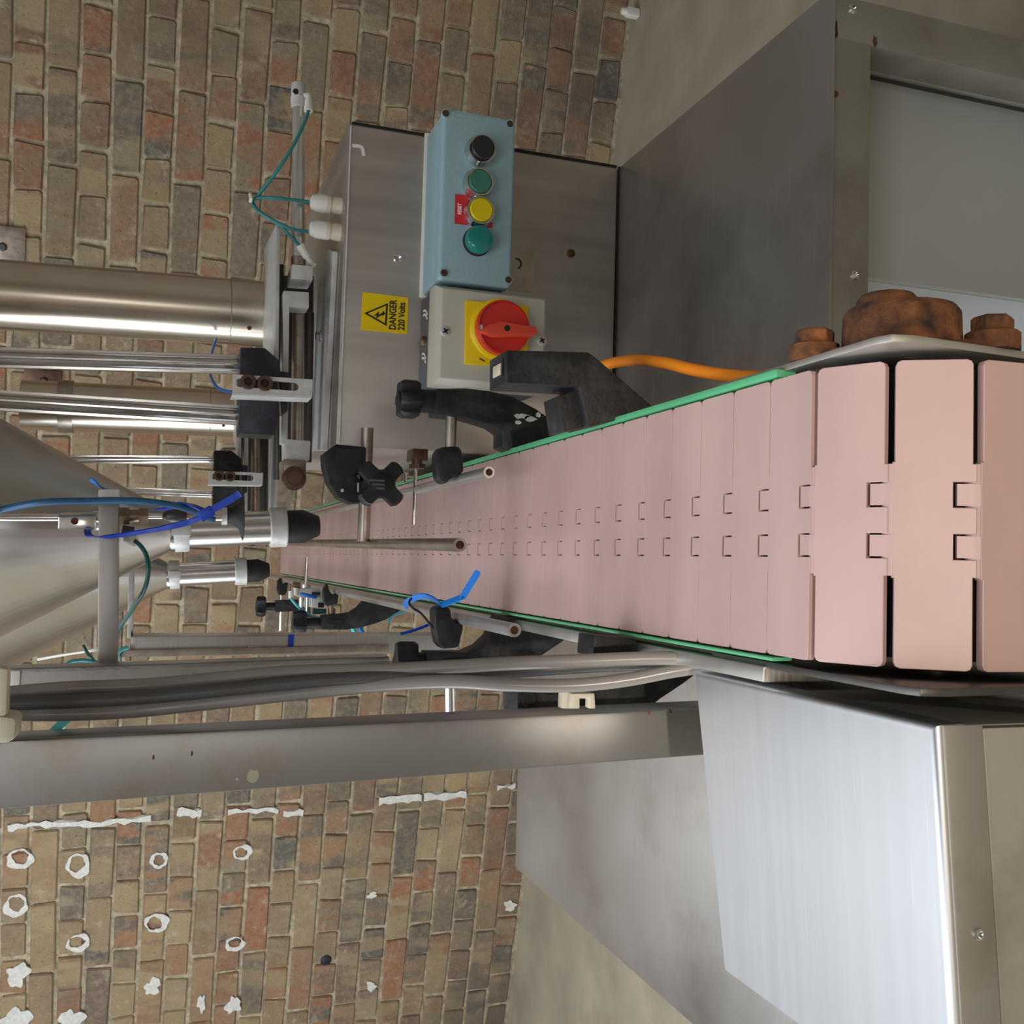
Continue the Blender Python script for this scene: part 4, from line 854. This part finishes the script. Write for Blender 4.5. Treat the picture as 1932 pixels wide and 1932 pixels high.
# curved bracket with knob on top, cabinet side
B_ = arm('guide_bracket', 'curved black bracket with top knob holding the rail below the isolator', .945, .030, [(823, 733), (880, 732), (928, 738), (970, 749), (1013, 772), (1062, 807), (1064, 826), (965, 850), (947, 842), (948, 816), (930, 803), (905, 795), (876, 787), (822, 782)])
zk = at(792, 757, .955)
MB().cyl(at(826, 758, .96), at(790, 756, .96), .0115, n=18).build('neck', 'black', B_)
star(B_, at(789, 755, .96), (0, 0, 1), size(38, zk), .019, 6, 'black_dusty', dip=.22)
q0, q1 = at(851, 790, .955), at(851, 850, .955); q1.z = q0.z; MB().cyl(q0+V3((.02, 0, 0)), q1+V3((-.012, 0, 0)), .0055, n=16).build('cross_rod', 'rodsteel', B_)
MB().prism(px(.935, [(832, 843), (868, 841), (873, 852), (877, 890), (850, 905), (842, 914), (829, 903), (825, 880), (826, 855)]), (0, .026, 0)).build('rail_clamp', 'black', B_, .004)
for x, y, w, h in ((985, 785, 34, 9), (1000, 790, 30, 8), (978, 797, 16, 6), (1015, 783, 12, 8)):
    c = at(x, y, .9445); MB().prism([c+V3((math.cos(a)*size(h, c)*random.uniform(.4, .8), 0, math.sin(a)*size(w, c)*random.uniform(.3, .55))) for a in [i*.524 for i in range(12)]], (0, -.0005, 0)).build('paint_splash', 'dab', B_)
# bracket with star knob facing out, beside the cabinet corner
C_ = arm('guide_bracket', 'black clamp arm with a four-lobed knob facing out beside the cabinet corner', 1.10, .03, [(611, 856), (635, 838), (690, 843), (690, 892), (672, 897), (700, 925), (690, 948), (664, 950), (640, 939), (622, 912), (613, 880)])
MB().prism(px(1.0995, [(633, 846), (681, 849), (681, 888), (668, 894), (646, 902), (634, 880)]), (0, -.001, 0)).build('recess', 'rubber', C_)
MB().prism(px(1.0988, [(673, 908), (684, 907), (684, 929), (673, 931)]), (0, -.002, 0)).build('slot', 'rubber', C_)
MB().prism(px(1.0962, [(674, 911), (677, 911), (677, 928), (674, 928)]), (0, -.0006, 0)).build('slot_edge', 'alu', C_)
q = at(646, 925, 1.0995); MB().lathe(q, (0, -1, 0), [(.002, -.001), (.0016, .0008)], 8).build('pin', 'alu', C_)
kk = star(C_, at(715, 914, 1.085), (0, -1, 0), size(50, at(715, 914, 1.08)), .016, 4, 'black', a0=math.radians(47), dip=.46)
c = at(715, 914, 1.066)
for dx in (-.004, 0, .004): MB().box(c+V3((dx-.001, -.0008, -.006)), c+V3((dx+.001, .002, .006+dx))).build('embossed_mark', 'darkgrey', kk)
MB().cyl(at(700, 914, 1.10), at(702, 914, 1.083), .010, n=16).build('knob_neck', 'black', C_)
q0 = at(692, 842, 1.115); q1 = at(692, 1028, 1.115); q1.z = q0.z
MB().cyl(q0+V3((.02, 0, 0)), V3((MXR+.006, q0.y, q0.z)), .0068, n=18).build('cross_rod', 'rodsteel', C_)
# post side: nearest curved bracket
D_ = arm('guide_bracket', 'curved black bracket with top knob holding the rail beside the grey cables', .93, .030, [(808, 1231), (881, 1231), (907, 1220), (928, 1200), (940, 1178), (943, 1162), (977, 1164), (1083, 1189), (1060, 1212), (1008, 1247), (960, 1258), (886, 1264), (808, 1266)])
MB().cyl(at(812, 1249, .947), at(786, 1247, .947), .0085, n=18).build('neck', 'black', D_)
star(D_, at(786, 1243, .947), (0, 0, 1), size(33, at(786, 1243, .947)), .020, 3, 'black', dip=.34, hub=False, a0=.5)
MB().prism(px(.922, [(821, 1150), (832, 1143), (850, 1146), (853, 1165), (862, 1176), (876, 1172), (874, 1190), (866, 1222), (838, 1225), (828, 1216), (822, 1185)]), (0, .024, 0)).build('rail_clamp', 'black_dusty', D_, .003)
MB().prism(px(.9295, [(836, 1243), (884, 1241), (884, 1262), (836, 1263)]), (0, -.0015, 0)).build('slot_plate', 'black', D_, .0006)
MB().prism(px(.9285, [(842, 1250), (862, 1249), (862, 1261), (842, 1262)]), (0, -.0006, 0)).build('slot_insert', 'brass', D_)
# post side: middle bracket
MB().cyl(at(847, 1240, .945), at(850, 1420, .945), .0048, n=14).build('cross_rod', 'chrome', D_)
E_ = arm('guide_bracket', 'black curved fin bracket with knob below the small valve cluster', 1.64, .014, [(605, 1161), (644, 1158), (660, 1155), (674, 1146), (683, 1136), (690, 1126), (726, 1135), (762, 1146), (748, 1157), (728, 1169), (704, 1178), (680, 1184), (655, 1188), (608, 1188)], bv=.0008)
MB().cyl(at(606, 1176, 1.655), at(576, 1176, 1.655), .009, n=16).build('neck', 'black', E_)
star(E_, at(577, 1174, 1.655), (0, 0, 1), size(23, at(577, 1174, 1.65)), .021, 3, 'black', dip=.34, hub=False, a0=.3)
MB().prism(px(1.63, [(611, 1112), (618, 1100), (622, 1116), (630, 1123), (640, 1118), (637, 1140), (616, 1143), (611, 1132)]), (0, .022, 0)).build('rail_clamp', 'black', E_, .002)
MB().prism(px(1.6395, [(622, 1170), (646, 1169), (646, 1177), (622, 1178)]), (0, -.001, 0)).build('slot', 'inside', E_)
MB().cyl(at(625, 1143, 1.65), at(625, 1160, 1.65), .004, n=12).build('cross_rod', 'brass', E_)
# post side: farthest bracket
F_ = arm('guide_bracket', 'smallest looking black bracket with knob near the far belt end', 2.40, .018, [(520, 1133), (566, 1131), (566, 1153), (520, 1155)])
MB().cyl(at(522, 1144, 2.415), at(498, 1144, 2.415), .009, n=16).build('neck', 'black', F_)
star(F_, at(501, 1144, 2.415), (0, 0, 1), size(20, at(501, 1144, 2.415)), .021, 3, 'black', dip=.34, hub=False)
MB().prism(px(2.39, [(524, 1096), (530, 1090), (534, 1102), (544, 1098), (542, 1115), (538, 1123), (527, 1123), (523, 1112)]), (0, .02, 0)).build('rail_clamp', 'black', F_, .002)
MB().cyl(at(531, 1122, 2.415), at(531, 1134, 2.415), .004, n=12).build('cross_rod', 'chrome', F_)
MB().cyl(at(531, 1154, 2.415), at(530, 1190, 2.415), .006, n=12).build('support_rod', 'chrome', F_)
# post side: near bracket without rail
G_ = arm('guide_bracket', 'angular black bracket mostly hidden behind the cables and square post', .725, .035, [(976, 1298), (1080, 1296), (1230, 1277), (1290, 1262), (1332, 1258), (1290, 1290), (1245, 1320), (1215, 1345), (976, 1350)])
q = at(1000, 1318, .7245); MB().lathe(q, (0, -1, 0), [(.007, -.001), (.007, .0012), (.0055, .0012), (.005, .0002)], 20).build('bolt_recess', 'black', G_)
H_ = MB().prism(px(.66, [(1122, 1198), (1200, 1206), (1215, 1236), (1118, 1240)]), (0, .03, 0)).build('spacer_block', 'black_dusty', conv, .002)
# blue tie on the post-side rail
tz = thing('cable_tie', 'bright blue cable tie wrapped on the rail with its tail over the belt', 'cable tie', at(835, 1140, .90))
P = [at(*p) for p in [(764, 1145, 1.02), (768, 1136, 1.01), (785, 1127, .985), (803, 1125, .96), (820, 1131, .94), (834, 1142, .925)]]
MB().strip(P, (.8, 0, .6), .0062, .0014, 6).build('band', 'brightblue', tz)
e0, e1, e2 = at(832, 1142, .925), at(873, 1126, .90), at(903, 1077, .885)
vw = (e1-CAM).normalized(); w2 = (e2-e1).normalized().cross(vw).normalized(); w1 = (e1-e0).normalized().cross(vw).normalized()
MB().strip([e0, e1], (w1+vw*1.0), .0058, .0014, 1).build('tail_root', 'brightblue', tz)
tl_ = (e2-e1); oo = []
for t_, ww in ((-.04, .0031), (.93, .0031), (.985, .0024), (1.0, .0012)): oo.append((e1+tl_*t_, ww))
MB().prism([p+w2*w_ for p, w_ in oo]+[p-w2*w_ for p, w_ in reversed(oo)], vw*.0014).build('tail', 'brightblue', tz)
tb = MB().tube([at(776, 1129, .955), at(772, 1138, .945), at(780, 1148, .94), at(795, 1158, .94), at(822, 1192, .93)], .0012, 6, 5).build('cable_tie', 'rubber', origin=at(785, 1150, .94)); tag(tb, 'thin black tie round the rail with its tail hanging down', 'cable tie')
tb = MB().strip([at(756, 1196, 1.0), at(785, 1188, 1.0), at(820, 1174, 1.0)], (0, 0, 1), .0028, .001, 4).build('cable_tie', 'blue', origin=at(785, 1188, 1.0)); tag(tb, 'blue tie tail poking out below the rail', 'cable tie')

# stop pins across the belt, small valve cluster
sp = thing('stop_gate', 'slim steel stop pin over the belt with brown nut beside the star knob', 'stop pin', at(785, 875, 1.12))
q0 = at(785, 868, 1.12); q1 = at(785, 990, 1.12); q1.z = q0.z; q1.y = q0.y
MB().cyl(q0, q1, .0022, n=12).build('pin', 'chrome', sp)
MB().cyl(at(787, 884, 1.12), at(787, 876, 1.12), .0095, n=6).cyl(at(787, 876, 1.12), at(787, 866, 1.12), .006, n=12).build('nut', 'bronze', sp)
MB().cyl(at(765, 910, 1.12), at(765, 893, 1.12), .0018, n=10).cyl(at(765, 895, 1.12), at(765, 892, 1.12), .004, n=10).build('side_screw', 'chrome', sp)
MB().box(at(778, 868, 1.13), at(796, 852, 1.16)).build('block', 'bronze', sp, .001)
sp = thing('stop_gate', 'slim steel stop pin over the far end of the belt', 'stop pin', at(577, 1098, 1.75))
q0 = at(577, 1108, 1.75); q1 = at(577, 1051, 1.75); q1.z = q0.z; q1.y = q0.y
MB().cyl(q0, q1, .0028, n=12).build('pin', 'chrome', sp)
MB().cyl(at(577, 1112, 1.75), at(577, 1103, 1.75), .008, n=12).build('nut', 'chrome', sp)
vc = thing('valve_cluster', 'small chrome pneumatic valve cluster beside the far rail', 'valve', at(590, 1160, 1.72))
for x in (570, 581): MB().cyl(at(x, 1127, 1.70), at(x, 1164, 1.70), .0058, n=18).build('barrel', 'chrome', vc)
MB().prism(px(1.69, [(560, 1110), (606, 1110), (606, 1126), (560, 1126)]), (0, .02, 0)).build('block', 'alu', vc, .001)
MB().prism(px(1.685, [(588, 1126), (616, 1128), (616, 1146), (588, 1146)]), (0, .02, 0)).build('block', 'alu', vc, .001)
MB().prism(px(1.683, [(600, 1137), (611, 1137), (611, 1146), (600, 1146)]), (0, -.002, 0)).build('port', 'ink', vc)
MB().prism(px(1.688, [(588, 1117), (604, 1117), (604, 1123), (588, 1123)]), (0, -.002, 0)).build('port', 'ink', vc)
for x, y in ((549, 1122), (558, 1116), (594, 1134)): MB().cyl(at(x, y-7, 1.69), at(x, y+7, 1.69), .0042, n=12).build('fitting', 'white', vc)
MB().cyl(at(552, 1104, 1.7), at(566, 1106, 1.7), .006, n=12).build('fitting', 'brass', vc)
MB().cyl(at(590, 1153, 1.66), at(615, 1154, 1.66), .0045, n=12).build('plug', 'darkteal', vc)
MB().cyl(at(626, 1148, 1.66), at(626, 1160, 1.66), .006, n=12).build('fitting', 'brass', vc)
cable('air_tube', 'short blue air tube on the small valve cluster', 'tube', [(568, 1121, 1.67), (580, 1123, 1.665), (596, 1127, 1.67)], 3.6, 'brightblue')
cable('air_tube', 'aqua air tube curling below the small valve cluster', 'tube', [(549, 1129, 1.66), (557, 1139, 1.655), (566, 1148, 1.655), (577, 1156, 1.66), (590, 1164, 1.66), (602, 1166, 1.66)], 2.6, 'aqua')
cable('air_tube', 'green air tube bending in the gap behind the fin bracket', 'tube', [(790, 1148, 1.5), (765, 1153, 1.5), (745, 1160, 1.5), (736, 1168, 1.5), (733, 1176, 1.5)], 2.4, 'teal')
cable('air_tube', 'aqua air tube end dropping below the fin bracket', 'tube', [(660, 1176, 1.648), (668, 1190, 1.648), (670, 1199, 1.648)], 4.5, 'aqua')
cable('air_tube', 'blue air tube end dropping below the fin bracket', 'tube', [(672, 1174, 1.648), (682, 1190, 1.648), (690, 1199, 1.648)], 3.6, 'brightblue')
